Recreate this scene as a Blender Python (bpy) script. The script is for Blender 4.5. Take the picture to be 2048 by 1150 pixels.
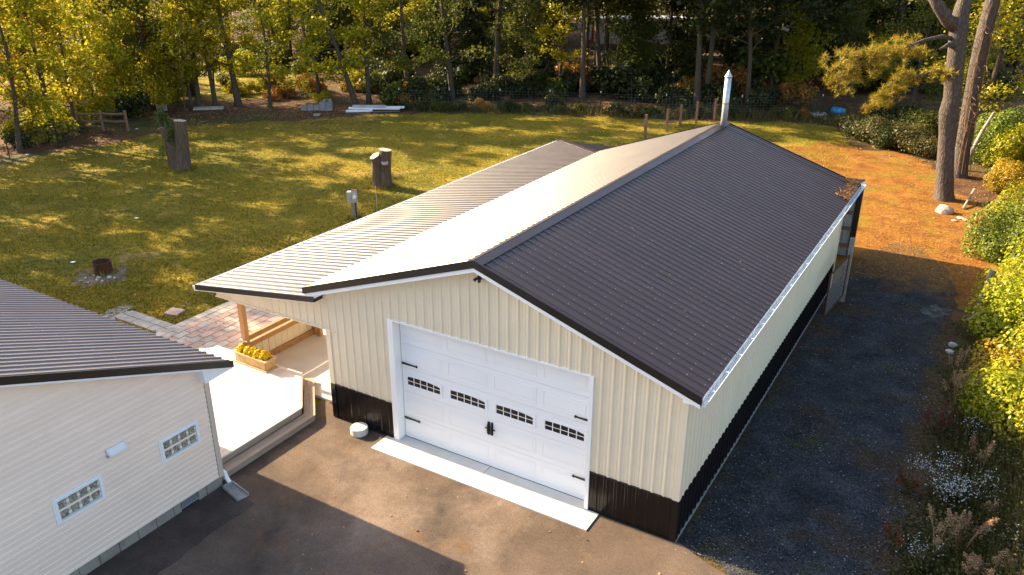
import bpy, math, random
import numpy as np
from mathutils import Vector, Matrix
for _o in list(bpy.data.objects):
    bpy.data.objects.remove(_o, do_unlink=True)
sc = bpy.context.scene
col = sc.collection

# ------------------------------------------------------------------ camera
CAM = np.array([3.6618, -12.177, 10.4793]); YAW, PITCH, ROLL, FPX = -0.5397, 0.3997, 0.0031, 1613.15
_f = np.array([math.sin(YAW)*math.cos(PITCH), math.cos(YAW)*math.cos(PITCH), -math.sin(PITCH)])
_r = np.array([math.cos(YAW), -math.sin(YAW), 0.0]); _u = np.cross(_r, _f)
_r, _u = math.cos(ROLL)*_r + math.sin(ROLL)*_u, -math.sin(ROLL)*_r + math.cos(ROLL)*_u
cd = bpy.data.cameras.new('camera'); cam = bpy.data.objects.new('camera', cd); col.objects.link(cam)
cd.sensor_width = 36.0; cd.lens = FPX/2048*36; cd.clip_end = 2000; cd.clip_start = 0.1
cam.matrix_world = Matrix(((_r[0], _u[0], -_f[0], CAM[0]), (_r[1], _u[1], -_f[1], CAM[1]), (_r[2], _u[2], -_f[2], CAM[2]), (0, 0, 0, 1)))
sc.camera = cam

# ------------------------------------------------------------------ sky, sun, exposure
SUN_EL = math.radians(27.5)
SUN_DIR = Vector((-math.cos(SUN_EL), -0.030, math.sin(SUN_EL))).normalized()    # towards the sun
w = bpy.data.worlds.new('World'); sc.world = w; w.use_nodes = True
wn = w.node_tree.nodes; wl = w.node_tree.links
sky = wn.new('ShaderNodeTexSky'); sky.sky_type = 'NISHITA'; sky.sun_disc = False
sky.sun_elevation = SUN_EL; sky.sun_rotation = math.radians(-90); sky.air_density = 1.0; sky.dust_density = 2.2; sky.ozone_density = 0.3
wl.new(sky.outputs[0], wn['Background'].inputs[0]); wn['Background'].inputs[1].default_value = 0.11
sd = bpy.data.lights.new('sun', 'SUN'); sun = bpy.data.objects.new('sun', sd); col.objects.link(sun)
sd.energy = 5.0; sd.angle = math.radians(0.5); sd.color = (1.0, 0.79, 0.50)
sun.rotation_euler = (-SUN_DIR).to_track_quat('-Z', 'Y').to_euler()
sun.location = (-40, 0, 40)
vs = sc.view_settings; vs.view_transform = 'Standard'; vs.look = 'None'; vs.gamma = 1.0; vs.exposure = 1.95
vs.use_curve_mapping = False

# ------------------------------------------------------------------ helpers
def gp(px, py, z=0.0):
    """ground point that stands at a pixel of the 2048 wide photograph"""
    d = _f + _r*(px-1024)/FPX - _u*(py-575)/FPX
    t = (z-CAM[2])/d[2]; p = CAM + d*t
    return Vector((p[0], p[1], z))
def project(p):
    d = np.array(p)-CAM; z = d@_f
    return 1024+FPX*(d@_r)/z, 575-FPX*(d@_u)/z
def tag(o, label, cat, group=None, kind=None):
    if label: o['label'] = label
    if cat: o['category'] = cat
    if group: o['group'] = group
    if kind: o['kind'] = kind
    return o
def empty(name, loc=(0, 0, 0), rz=0, s=1):
    o = bpy.data.objects.new(name, None); col.objects.link(o); o.location = loc; o.rotation_euler = (0, 0, rz)
    o.scale = (s, s, s); o.empty_display_size = 0.2
    return o
def link(name, me, mat=None, parent=None, slot='DATA'):
    o = bpy.data.objects.new(name, me); col.objects.link(o)
    if mat:
        for m_ in (mat if isinstance(mat, (list, tuple)) else [mat]):
            if slot == 'DATA':
                me.materials.append(m_)
            else:
                if not me.materials: me.materials.append(m_)
                o.material_slots[0].link = 'OBJECT'; o.material_slots[0].material = m_
    if parent: o.parent = parent
    return o
class MB:
    def __init__(s): s.v = []; s.f = []; s.mi = []
    def add(s, vs_, fs, mi=0):
        n = len(s.v); s.v.extend([tuple(p) for p in vs_]); s.f.extend([tuple(i+n for i in f) for f in fs]); s.mi.extend([mi]*len(fs)); return s
    def box(s, x0, x1, y0, y1, z0, z1, mi=0):
        v = [(x0, y0, z0), (x1, y0, z0), (x1, y1, z0), (x0, y1, z0), (x0, y0, z1), (x1, y0, z1), (x1, y1, z1), (x0, y1, z1)]
        return s.add(v, [(0, 3, 2, 1), (4, 5, 6, 7), (0, 1, 5, 4), (1, 2, 6, 5), (2, 3, 7, 6), (3, 0, 4, 7)], mi)
    def hull(s, a, b, mi=0):
        """solid between two polygons of the same count"""
        n = len(a); return s.add(list(a)+list(b), [tuple(range(n))[::-1], tuple(range(n, 2*n))]+[(i, (i+1) % n, n+(i+1) % n, n+i) for i in range(n)], mi)
    def extr(s, poly, d, mi=0):
        d = Vector(d); a = [Vector(p) for p in poly]; return s.hull(a, [p+d for p in a], mi)
    def bar(s, a, b, w_, h_, mi=0, up=(0, 0, 1)):
        a = Vector(a); b = Vector(b); t = (b-a).normalized(); u_ = Vector(up)
        if abs(t.dot(u_)) > .95: u_ = Vector((1, 0, 0))
        x = t.cross(u_).normalized()*w_/2; y = x.cross(t).normalized()*h_/2
        q = [-x-y, x-y, x+y, -x+y]; return s.hull([a+p for p in q], [b+p for p in q], mi)
    def tube(s, pts, rad, n=8, mi=0, cap=True):
        pts = [Vector(p) for p in pts]; k = len(pts); b0 = len(s.v)
        rad = rad if isinstance(rad, (list, tuple)) else [rad]*k
        ref = Vector((1, 0, 0)); V = []
        for i, p in enumerate(pts):
            t = (pts[min(i+1, k-1)]-pts[max(i-1, 0)]).normalized()
            if abs(t.dot(ref)) > .9: ref = Vector((0, 1, 0)) if abs(t.y) < .9 else Vector((0, 0, 1))
            x = (ref-t*ref.dot(t)).normalized(); y = t.cross(x)
            for j in range(n):
                a = 2*math.pi*j/n; V.append(p+(x*math.cos(a)+y*math.sin(a))*rad[i])
        F = [(i*n+j, i*n+(j+1) % n, (i+1)*n+(j+1) % n, (i+1)*n+j) for i in range(k-1) for j in range(n)]
        if cap: F += [tuple(range(n))[::-1], tuple(range((k-1)*n, k*n))]
        return s.add(V, F, mi)
    def lathe(s, prof, c=(0, 0, 0), n=20, mi=0):
        c = Vector(c); k = len(prof); V = [c+Vector((r_*math.cos(2*math.pi*j/n), r_*math.sin(2*math.pi*j/n), z)) for r_, z in prof for j in range(n)]
        F = [(i*n+j, i*n+(j+1) % n, (i+1)*n+(j+1) % n, (i+1)*n+j) for i in range(k-1) for j in range(n)]
        F += [tuple(range(n))[::-1], tuple(range((k-1)*n, k*n))]
        return s.add(V, F, mi)
    def mesh(s, name, smooth=False):
        me = bpy.data.meshes.new(name); me.from_pydata(s.v, [], s.f)
        if any(s.mi): me.polygons.foreach_set('material_index', s.mi)
        if smooth: me.polygons.foreach_set('use_smooth', [True]*len(me.polygons))
        me.update(); return me
    def build(s, name, mat, parent=None, smooth=False):
        return link(name, s.mesh(name, smooth), mat, parent)
def fast_mesh(name, V, Q):
    """numpy verts (N,3) and faces (M,k)"""
    me = bpy.data.meshes.new(name); k = Q.shape[1]
    me.vertices.add(len(V)); me.vertices.foreach_set('co', np.ascontiguousarray(V, dtype=np.float32).ravel())
    me.loops.add(Q.size); me.loops.foreach_set('vertex_index', np.ascontiguousarray(Q, dtype=np.int32).ravel())
    me.polygons.add(len(Q)); me.polygons.foreach_set('loop_start', np.arange(0, Q.size, k, dtype=np.int32))
    me.polygons.foreach_set('loop_total', np.full(len(Q), k, dtype=np.int32))
    me.update(calc_edges=True); return me

# ------------------------------------------------------------------ materials
def nodes(name):
    m = bpy.data.materials.new(name); m.use_nodes = True; nt = m.node_tree
    return m, nt.nodes, nt.links, nt.nodes['Principled BSDF']
def ramp(N, cols, pos=None):
    r = N.new('ShaderNodeValToRGB'); e = r.color_ramp.elements
    pos = pos or [i/(len(cols)-1) for i in range(len(cols))]
    while len(e) < len(cols): e.new(0.5)
    for i, (c_, p) in enumerate(zip(cols, pos)): e[i].position = p; e[i].color = (*c_, 1)
    return r
def noise(N, L, vec, scale, detail=4, rough=.55, dist=0.0):
    n = N.new('ShaderNodeTexNoise'); n.inputs['Scale'].default_value = scale; n.inputs['Detail'].default_value = detail
    n.inputs['Roughness'].default_value = rough; n.inputs['Distortion'].default_value = dist
    if vec is not None: L.new(vec, n.inputs['Vector'])
    return n
def mix(N, L, fac, a, b, mode='MIX'):
    m = N.new('ShaderNodeMix'); m.data_type = 'RGBA'; m.blend_type = mode
    for k, v in ((0, fac), (6, a), (7, b)):
        if hasattr(v, 'links') or isinstance(v, bpy.types.NodeSocket): L.new(v, m.inputs[k])
        else: m.inputs[k].default_value = v if k == 0 else (*v, 1)
    return m.outputs[2]
def mth(N, L, op, a, b=None, clamp=False):
    m = N.new('ShaderNodeMath'); m.operation = op; m.use_clamp = clamp
    for k, v in ((0, a), (1, b)):
        if v is None: continue
        if isinstance(v, bpy.types.NodeSocket): L.new(v, m.inputs[k])
        else: m.inputs[k].default_value = v
    return m.outputs[0]
def bump(N, L, P, h, strength, dist=.02):
    b = N.new('ShaderNodeBump'); b.inputs['Strength'].default_value = strength; b.inputs['Distance'].default_value = dist
    L.new(h, b.inputs['Height']); L.new(b.outputs[0], P.inputs['Normal'])
def pm(name, cols, scale=6, rough=.6, bmp=0, bscale=None, stretch=(1, 1, 1), metal=0, spec=.5, pos=None, perobj=0.0, rvar=0.0, coord='Position', grime=None):
    """painted / mineral surface: noise driven colour, small relief, some tone change from piece to piece"""
    m, N, L, P = nodes(name)
    g = N.new('ShaderNodeNewGeometry'); mp = N.new('ShaderNodeMapping'); mp.inputs['Scale'].default_value = stretch
    L.new(g.outputs['Position'], mp.inputs['Vector']); vec = mp.outputs[0]
    n = noise(N, L, vec, scale, 5); r = ramp(N, cols, pos or [.25+.5*i/(max(1, len(cols)-1)) for i in range(len(cols))]); L.new(n.outputs[0], r.inputs[0])
    c = r.outputs[0]
    if perobj:
        oi = N.new('ShaderNodeObjectInfo'); hs = N.new('ShaderNodeHueSaturation')
        mr = N.new('ShaderNodeMapRange'); mr.inputs[3].default_value = 1-perobj; mr.inputs[4].default_value = 1+perobj
        L.new(oi.outputs['Random'], mr.inputs[0]); L.new(mr.outputs[0], hs.inputs['Value']); L.new(c, hs.inputs['Color']); c = hs.outputs[0]
    if grime:
        n2 = noise(N, L, g.outputs['Position'], grime[1], 6, .65); r2 = ramp(N, [(0, 0, 0), (1, 1, 1)], [grime[2], grime[2]+.2]); L.new(n2.outputs[0], r2.inputs[0])
        c = mix(N, L, mth(N, L, 'MULTIPLY', r2.outputs[0], grime[3]), c, grime[0])
    L.new(c, P.inputs['Base Color']); P.inputs['Roughness'].default_value = rough
    P.inputs['Metallic'].default_value = metal; P.inputs['Specular IOR Level'].default_value = spec
    if rvar:
        n3 = noise(N, L, g.outputs['Position'], 2.3, 5, .6); mr = N.new('ShaderNodeMapRange'); mr.inputs[1].default_value = .3; mr.inputs[2].default_value = .7
        mr.inputs[3].default_value = rough-rvar; mr.inputs[4].default_value = rough+rvar; L.new(n3.outputs[0], mr.inputs[0]); L.new(mr.outputs[0], P.inputs['Roughness'])
    if bmp:
        nb = noise(N, L, vec, bscale or scale*4, 4); bump(N, L, P, nb.outputs[0], bmp)
    return m
def leafmat(name, cols, trans=.5, val=.25, gloss=.022):
    m = bpy.data.materials.new(name); m.use_nodes = True; N = m.node_tree.nodes; L = m.node_tree.links
    N.remove(N['Principled BSDF']); out = N['Material Output']
    g = N.new('ShaderNodeNewGeometry'); r = ramp(N, cols); L.new(g.outputs['Random Per Island'], r.inputs[0])
    oi = N.new('ShaderNodeObjectInfo'); n = noise(N, L, g.outputs['Position'], .55, 3)
    hs = N.new('ShaderNodeHueSaturation'); mr = N.new('ShaderNodeMapRange'); mr.inputs[1].default_value = .3; mr.inputs[2].default_value = .7
    mr.inputs[3].default_value = 1-val; mr.inputs[4].default_value = 1+val; L.new(n.outputs[0], mr.inputs[0]); L.new(mr.outputs[0], hs.inputs['Value'])
    mh = N.new('ShaderNodeMapRange'); mh.inputs[3].default_value = .485; mh.inputs[4].default_value = .51; L.new(oi.outputs['Random'], mh.inputs[0]); L.new(mh.outputs[0], hs.inputs['Hue'])
    L.new(r.outputs[0], hs.inputs['Color']); c = hs.outputs[0]
    d = N.new('ShaderNodeBsdfDiffuse'); t = N.new('ShaderNodeBsdfTranslucent'); gl = N.new('ShaderNodeBsdfGlossy'); gl.inputs['Roughness'].default_value = .45
    L.new(c, d.inputs[0]); L.new(c, t.inputs[0])
    a = N.new('ShaderNodeMixShader'); a.inputs[0].default_value = trans; L.new(d.outputs[0], a.inputs[1]); L.new(t.outputs[0], a.inputs[2])
    b = N.new('ShaderNodeMixShader'); b.inputs[0].default_value = gloss; L.new(a.outputs[0], b.inputs[1]); L.new(gl.outputs[0], b.inputs[2])
    L.new(b.outputs[0], out.inputs[0]); return m
M = {}
M['cream'] = pm('cream_metal', [(0.721, 0.625, 0.46), (0.7725, 0.67, 0.5014)], 1.5, .42, perobj=.02, grime=((0.515, 0.43, 0.3036), .9, .62, .22), rvar=.06)
M['black'] = pm('black_metal', [(.007, .006, .006), (.011, .009, .009)], 3, .22, perobj=.1, rvar=.05, spec=.3)
M['bronze'] = pm('bronze_roof_metal', [(0.02312, 0.01214, 0.0104), (0.03121, 0.01734, 0.01503)], .7, .42, perobj=.10, spec=.4, rvar=.08, grime=((0.0578, 0.03352, 0.02196), 1.3, .60, .45))
M['bronze'].node_tree.nodes['Principled BSDF'].inputs['Coat Weight'].default_value = .40; M['bronze'].node_tree.nodes['Principled BSDF'].inputs['Coat Roughness'].default_value = .36
M['houseroof'] = pm('pale_house_roof_metal', [(.155, .128, .125), (.185, .155, .15)], .8, .45, perobj=.05, rvar=.06, grime=((.12, .08, .06), 1.1, .64, .4))  # paler base colour than the garage roof metal
M['trimblack'] = pm('black_trim', [(.012, .010, .009), (.018, .015, .014)], 2, .32)
M['white'] = pm('white_paint', [(.80, .81, .82), (.86, .86, .86)], 2, .4, perobj=.01)
M['doorwhite'] = pm('white_door_steel', [(.81, .82, .84), (.86, .87, .88)], 1.2, .45, bmp=.06, bscale=60, stretch=(.3, 1, 4), perobj=.012)
M['galv'] = pm('galvanised', [(.42, .45, .48), (.60, .63, .66)], 7, .38, metal=.55, rvar=.1)
M['gutter'] = pm('white_gutter', [(.55, .60, .64), (.74, .77, .78)], 2.5, .4, grime=((.28, .24, .2), 3, .58, .5))
M['concrete'] = pm('concrete', [(.52, .50, .46), (.62, .60, .56)], 2.2, .85, bmp=.12, bscale=40, grime=((.38, .33, .27), 1.1, .58, .5))
M['slab'] = pm('porch_concrete', [(.50, .46, .42), (.60, .56, .52)], 1.3, .85, bmp=.1, bscale=30, grime=((.30, .22, .16), .8, .56, .6))
M['foundation'] = pm('foundation_block', [(.22, .20, .17), (.30, .27, .23)], 5, .9, bmp=.3, bscale=50, perobj=.05, grime=((.12, .09, .06), 2, .5, .7))
M['vinyl'] = pm('vinyl_siding', [(0.8355, 0.6633, 0.5364), (0.8891, 0.7078, 0.5747)], 1.4, .5, perobj=.03, grime=((0.6641, 0.5148, 0.4119), 1.2, .58, .35))
M['tan'] = pm('tan_trim', [(.55, .46, .38), (.60, .50, .42)], 2, .5)
M['glassblock'] = None
M['deck'] = pm('deck_board', [(.60, .52, .44), (.70, .62, .54)], 3, .75, bmp=.2, bscale=30, stretch=(4, 1, 4), perobj=.08)
M['deckside'] = pm('weathered_step_board', [(.30, .225, .165), (.40, .31, .235)], 3, .8, bmp=.25, bscale=30, stretch=(4, 1, 4), perobj=.12)
M['cedar'] = pm('stained_timber', [(.30, .15, .055), (.42, .23, .09)], 4, .6, bmp=.2, bscale=30, stretch=(3, 3, .6), perobj=.1)
M['planter'] = pm('planter_timber', [(.42, .27, .12), (.54, .37, .19)], 5, .65, bmp=.2, bscale=30, stretch=(3, 3, .7), perobj=.12)
M['pane'] = pm('dark_glass', [(.012, .011, .010), (.02, .018, .016)], 3, .12, perobj=.2)
M['iron'] = pm('black_iron', [(.012, .012, .012), (.02, .02, .02)], 8, .45)
M['rust'] = pm('rusty_steel', [(.035, .014, .008), (.09, .03, .013), (.05, .02, .01)], 6, .85, bmp=.3)
M['bark_pine'] = None
def barkmat(name, cols, sc_=(9, 9, 1.6), strength=.9):
    m, N, L, P = nodes(name)
    tc = N.new('ShaderNodeTexCoord'); mp = N.new('ShaderNodeMapping'); mp.inputs['Scale'].default_value = sc_; L.new(tc.outputs['Object'], mp.inputs[0])
    v = N.new('ShaderNodeTexVoronoi'); v.feature = 'DISTANCE_TO_EDGE'; v.inputs['Scale'].default_value = 1.0
    n0 = noise(N, L, mp.outputs[0], .8, 4); mx = N.new('ShaderNodeVectorMath'); mx.operation = 'ADD'; L.new(mp.outputs[0], mx.inputs[0]); L.new(n0.outputs['Color'], mx.inputs[1]); L.new(mx.outputs[0], v.inputs['Vector'])
    r = ramp(N, [cols[0], cols[1], cols[2]], [0, .12, .5]); L.new(v.outputs[0], r.inputs[0])
    n = noise(N, L, tc.outputs['Object'], 3, 5); c = mix(N, L, n.outputs[0], r.outputs[0], cols[1]); L.new(c, P.inputs['Base Color']); P.inputs['Roughness'].default_value = .9
    P.inputs['Specular IOR Level'].default_value = .15
    bump(N, L, P, v.outputs[0], strength, .04); return m
M['bark_pine'] = barkmat('pine_bark', [(.022, .018, .016), (.095, .076, .066), (.18, .148, .13)], (12, 12, 3.2), 1.0)
M['bark'] = barkmat('grey_brown_bark', [(.035, .027, .02), (.09, .07, .05), (.15, .115, .085)], (14, 14, 2.5), .6)
M['bark_stump'] = barkmat('stump_bark', [(0.0468, 0.0312, 0.0234), (0.1326, 0.0897, 0.0624), (0.2106, 0.1482, 0.1053)], (11, 11, 1.4), 1.0)
M['cutwood'] = pm('sawn_end_grain', [(.32, .26, .20), (.46, .38, .30)], 14, .8, bmp=.2)
M['greywood'] = pm('weathered_grey_timber', [(.20, .17, .14), (.33, .29, .24)], 6, .85, bmp=.3, stretch=(3, 3, .8), perobj=.1)
M['postwood'] = pm('brown_post_timber', [(.16, .085, .05), (.27, .15, .09)], 6, .85, bmp=.3, perobj=.1)
M['stone'] = pm('pale_stone', [(.33, .29, .24), (.50, .45, .38)], 5, .9, bmp=.4, perobj=.15)
M['block'] = pm('grey_concrete_block', [(.22, .215, .21), (.32, .31, .30)], 6, .95, bmp=.4, bscale=60, perobj=.12)
M['bluedrum'] = pm('blue_plastic', [(.01, .16, .36), (.015, .22, .46)], 3, .35)
M['redpaint'] = pm('red_paint', [(.30, .035, .025), (.38, .05, .035)], 2, .6)
M['paver_pink'] = pm('pink_paver', [(0.3888, 0.2565, 0.203), (0.4968, 0.3534, 0.2842)], 3.5, .9, bmp=.25, bscale=40, perobj=.15, grime=((0.324, 0.2508, 0.1856), 1.2, .52, .5))
M['paver_grey'] = pm('grey_paver', [(.36, .31, .26), (.48, .42, .35)], 3.5, .9, bmp=.25, bscale=40, perobj=.14, grime=((.26, .2, .15), 2, .6, .4))
def m_glass():
    m, N, L, P = nodes('glass_block'); g = N.new('ShaderNodeNewGeometry'); n = noise(N, L, g.outputs['Position'], 16, 3, .6, 1.2)
    r = ramp(N, [(.075, .05, .034), (.22, .19, .15), (.44, .46, .40)], [.28, .46, .66]); L.new(n.outputs[0], r.inputs[0]); L.new(r.outputs[0], P.inputs['Base Color'])
    P.inputs['Roughness'].default_value = .08; bump(N, L, P, n.outputs[0], .5, .01); return m
M['glassblock'] = m_glass()
M['mortar'] = pm('pale_mortar', [(.42, .43, .36), (.50, .51, .44)], 5, .7)

def ground_mat(name, layers, bscale, bstr, bdist=.03, rough=.95, fade=(), grain=None):
    """layers: list of (colours, noise scale, threshold lo, hi, fac); the first is the base"""
    m, N, L, P = nodes(name); g = N.new('ShaderNodeNewGeometry'); vec = g.outputs['Position']; c = None
    for i, (cols, s, lo, hi, fac) in enumerate(layers):
        off = N.new('ShaderNodeVectorMath'); off.operation = 'ADD'; L.new(vec, off.inputs[0]); off.inputs[1].default_value = (i*17.3, i*-9.1, i*3.7)
        n = noise(N, L, off.outputs[0], s, 7, .62, .3)
        if c is None:
            r = ramp(N, cols, [.3+.4*k/(len(cols)-1) for k in range(len(cols))]); L.new(n.outputs[0], r.inputs[0]); c = r.outputs[0]
        else:
            mr = N.new('ShaderNodeMapRange'); mr.inputs[1].default_value = lo; mr.inputs[2].default_value = hi; mr.inputs[4].default_value = fac; L.new(n.outputs[0], mr.inputs[0])
            nn = noise(N, L, off.outputs[0], s*6, 4); r = ramp(N, cols, [.3+.4*k/max(1, len(cols)-1) for k in range(len(cols))]); L.new(nn.outputs[0], r.inputs[0])
            c = mix(N, L, mr.outputs[0], c, r.outputs[0])
    sp = N.new('ShaderNodeSeparateXYZ'); L.new(vec, sp.inputs[0])
    for axis, lo, hi, cols in fade:        # drifts of other material lying over this ground, thicker towards one side
        n = noise(N, L, vec, 1.1, 6, .65, .5); mr = N.new('ShaderNodeMapRange'); mr.inputs[1].default_value = lo; mr.inputs[2].default_value = hi; L.new(sp.outputs[axis], mr.inputs[0])
        f_ = mth(N, L, 'MULTIPLY', mth(N, L, 'SUBTRACT', mth(N, L, 'ADD', mr.outputs[0], n.outputs[0]), .85), 4.0, True)
        n2 = noise(N, L, vec, 5, 5); r = ramp(N, cols, [.3+.4*k/(len(cols)-1) for k in range(len(cols))]); L.new(n2.outputs[0], r.inputs[0]); c = mix(N, L, f_, c, r.outputs[0])
    if grain:
        v = N.new('ShaderNodeTexVoronoi'); v.inputs['Scale'].default_value = grain[0]; L.new(vec, v.inputs['Vector']); mr = N.new('ShaderNodeMapRange'); mr.inputs[3].default_value = 1-grain[1]; mr.inputs[4].default_value = 1+grain[1]
        sr_ = N.new('ShaderNodeSeparateColor'); L.new(v.outputs['Color'], sr_.inputs[0]); L.new(sr_.outputs[0], mr.inputs[0]); hs = N.new('ShaderNodeHueSaturation'); L.new(mr.outputs[0], hs.inputs['Value']); L.new(c, hs.inputs['Color']); c = hs.outputs[0]
    L.new(c, P.inputs['Base Color']); P.inputs['Roughness'].default_value = rough; P.inputs['Specular IOR Level'].default_value = .2
    nb = noise(N, L, vec, bscale, 6, .7); bump(N, L, P, nb.outputs[0], bstr, bdist); return m
M['forest'] = ground_mat('forest_floor', [([(.045, .024, .012), (.10, .05, .022), (.16, .085, .035)], .9, 0, 0, 1), ([(.04, .055, .012), (.08, .09, .02)], .12, .5, .62, .8), ([(.20, .10, .04), (.28, .14, .05)], 1.7, .58, .7, .7)], 14, 1.0, .06)
M['lawn'] = ground_mat('lawn_turf', [([(0.126, 0.1048, 0.0051), (0.2279, 0.1711, 0.0085), (0.3239, 0.2191, 0.0136)], .35, 0, 0, 1), ([(0.06957, 0.08339, 0.0051), (0.1379, 0.1335, 0.0068)], .22, .48, .62, .8), ([(0.3479, 0.2085, 0.03825), (0.4558, 0.2833, 0.06375)], .5, .55, .69, .7), ([(0.2999, 0.1817, 0.0765), (0.4079, 0.2673, 0.1275)], .33, .64, .72, .8), ([(0.05397, 0.04811, 0.00425), (0.2999, 0.2245, 0.0255)], 5, .46, .72, .7)], 16, 1.0, .09, grain=(7, .22))
M['needles'] = ground_mat('pine_needle_ground', [([(0.1469, 0.0553, 0.00864), (0.2419, 0.09936, 0.01382), (0.2938, 0.1426, 0.02419)], .9, 0, 0, 1), ([(0.1469, 0.1253, 0.00864), (0.216, 0.1642, 0.01382)], .5, .52, .68, .8), ([(0.1382, 0.108, 0.0864), (0.1901, 0.1555, 0.1296)], .4, .60, .70, .7), ([(0.0648, 0.02765, 0.009504), (0.1123, 0.04493, 0.01296)], 2.6, .56, .72, .6)], 18, 1.0, .05, grain=(14, .3))
M['gravel'] = ground_mat('gravel_drive', [([(0.01693, 0.01722, 0.0202), (0.03597, 0.03552, 0.03928), (0.06136, 0.06028, 0.06398)], 1.3, 0, 0, 1), ([(0.04761, 0.02799, 0.01347), (0.07406, 0.04521, 0.0202)], .6, .52, .66, .85), ([(0.02962, 0.03444, 0.007857), (0.0529, 0.05597, 0.01347)], .8, .57, .68, .8), ([(0.09522, 0.09472, 0.0954), (0.1481, 0.1453, 0.1459)], 11, .60, .72, .6)], 40, 1.0, .03, grain=(34, .65), fade=((1, 13.5, 19.5, [(0.1058, 0.04844, 0.01347), (0.1693, 0.08073, 0.02245), (0.1164, 0.09688, 0.02245)]), (0, 2.6, 4.4, [(0.04232, 0.02583, 0.01235), (0.07935, 0.04521, 0.01796), (0.04232, 0.04521, 0.01122)]), (0, 1.0, -.9, [(0.03703, 0.02368, 0.01122), (0.06348, 0.03983, 0.01684), (0.03386, 0.0366, 0.0101)])))
M['asphalt'] = ground_mat('worn_asphalt', [([(0.07185, 0.05174, 0.03966), (0.1118, 0.07968, 0.05895), (0.1497, 0.1076, 0.08039)], .7, 0, 0, 1), ([(0.1896, 0.1397, 0.105), (0.2495, 0.1862, 0.1447)], .42, .50, .68, .8), ([(0.03992, 0.03208, 0.02786), (0.06188, 0.04761, 0.03966)], .55, .54, .7, .85), ([(0.1696, 0.08797, 0.03644), (0.1995, 0.1087, 0.04824)], 1.3, .57, .72, .6), ([(0.2794, 0.2277, 0.1876), (0.3392, 0.2794, 0.2358)], 2.4, .66, .74, .45)], 70, .7, .010, grain=(60, .20))
M['dirt'] = ground_mat('bare_dirt', [([(0.1152, 0.0828, 0.054), (0.18, 0.1368, 0.0936), (0.2376, 0.1944, 0.144)], 3, 0, 0, 1), ([(0.0432, 0.036, 0.0216), (0.072, 0.0648, 0.0288)], 5, .55, .7, .6)], 25, 1.0, .04)
M['pale_gravel'] = ground_mat('pale_gravel', [([(.05, .05, .05), (.10, .098, .095), (.16, .155, .15)], 3, 0, 0, 1), ([(.03, .03, .03), (.05, .04, .03)], 2.5, .5, .62, .9)], 40, 1.0, .03, grain=(34, .5))
M['sand'] = ground_mat('grey_sand_patch', [([(.30, .27, .24), (.40, .37, .33)], 4, 0, 0, 1), ([(.14, .13, .08), (.18, .15, .09)], 3, .56, .7, .7)], 25, .9, .03)

YG = [(.15, .18, .012), (.33, .32, .013), (.48, .42, .016), (.26, .28, .014), (.54, .38, .018)]
M['leaf_yellow'] = leafmat('yellow_green_leaf', YG, .55)
M['leaf_green'] = leafmat('green_leaf', [(.05, .075, .012), (.10, .12, .015), (.15, .15, .02), (.07, .09, .014)], .45)
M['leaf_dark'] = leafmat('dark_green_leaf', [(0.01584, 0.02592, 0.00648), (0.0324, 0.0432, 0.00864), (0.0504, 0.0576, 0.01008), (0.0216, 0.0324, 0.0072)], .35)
M['leaf_orange'] = leafmat('orange_leaf', [(.28, .11, .02), (.36, .18, .025), (.22, .17, .02), (.42, .20, .03), (.30, .07, .02)], .5)
M['leaf_bright'] = leafmat('bright_hedge_leaf', [(0.162, 0.1944, 0.0108), (0.2916, 0.3132, 0.01296), (0.432, 0.3996, 0.01404), (0.216, 0.2592, 0.01296), (0.4968, 0.3996, 0.01512)], .4)
M['leaf_hedge'] = leafmat('green_hedge_leaf', [(.09, .13, .014), (.15, .19, .02), (.21, .25, .026), (.11, .15, .016)], .35)
M['leaf_gold'] = leafmat('gold_leaf', [(.38, .26, .015), (.46, .30, .02), (.30, .22, .02), (.40, .20, .02)], .45)
M['needle_bough'] = leafmat('pine_needles', [(.12, .15, .015), (.24, .24, .018), (.36, .27, .02), (.44, .19, .02), (.17, .19, .018)], .4)
M['weed'] = leafmat('weed_green', [(.04, .05, .012), (.075, .08, .018), (.11, .10, .025), (.13, .09, .03)], .35)
M['dry'] = leafmat('dry_seed_heads', [(.26, .15, .075), (.36, .22, .12), (.42, .28, .16), (.20, .11, .06)], .35)
M['rednest'] = leafmat('red_brown_weed', [(.12, .035, .018), (.20, .06, .025), (.09, .05, .02)], .3)
M['aster'] = leafmat('white_aster_flower', [(.34, .36, .38), (.46, .48, .49), (.40, .42, .44)], .3)
M['mum'] = leafmat('yellow_mum_flower', [(.78, .50, .008), (.85, .58, .01), (.66, .36, .008)], .3)
M['litter'] = leafmat('fallen_leaf', [(.30, .15, .06), (.40, .22, .09), (.22, .10, .04), (.42, .30, .16)], .15)
M['blade'] = leafmat('grass_blade', [(0.09892, 0.1049, 0.0054), (0.1978, 0.173, 0.009), (0.3142, 0.2308, 0.0126), (0.4189, 0.2831, 0.045)], .4)
M['pebble'] = leafmat('light_pebble', [(0.096, 0.096, 0.102), (0.18, 0.18, 0.186), (0.276, 0.27, 0.264), (0.132, 0.12, 0.114)], 0)
M['ivy'] = leafmat('ivy_leaf', [(.045, .08, .015), (.09, .13, .02), (.14, .17, .025)], .35)

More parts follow.
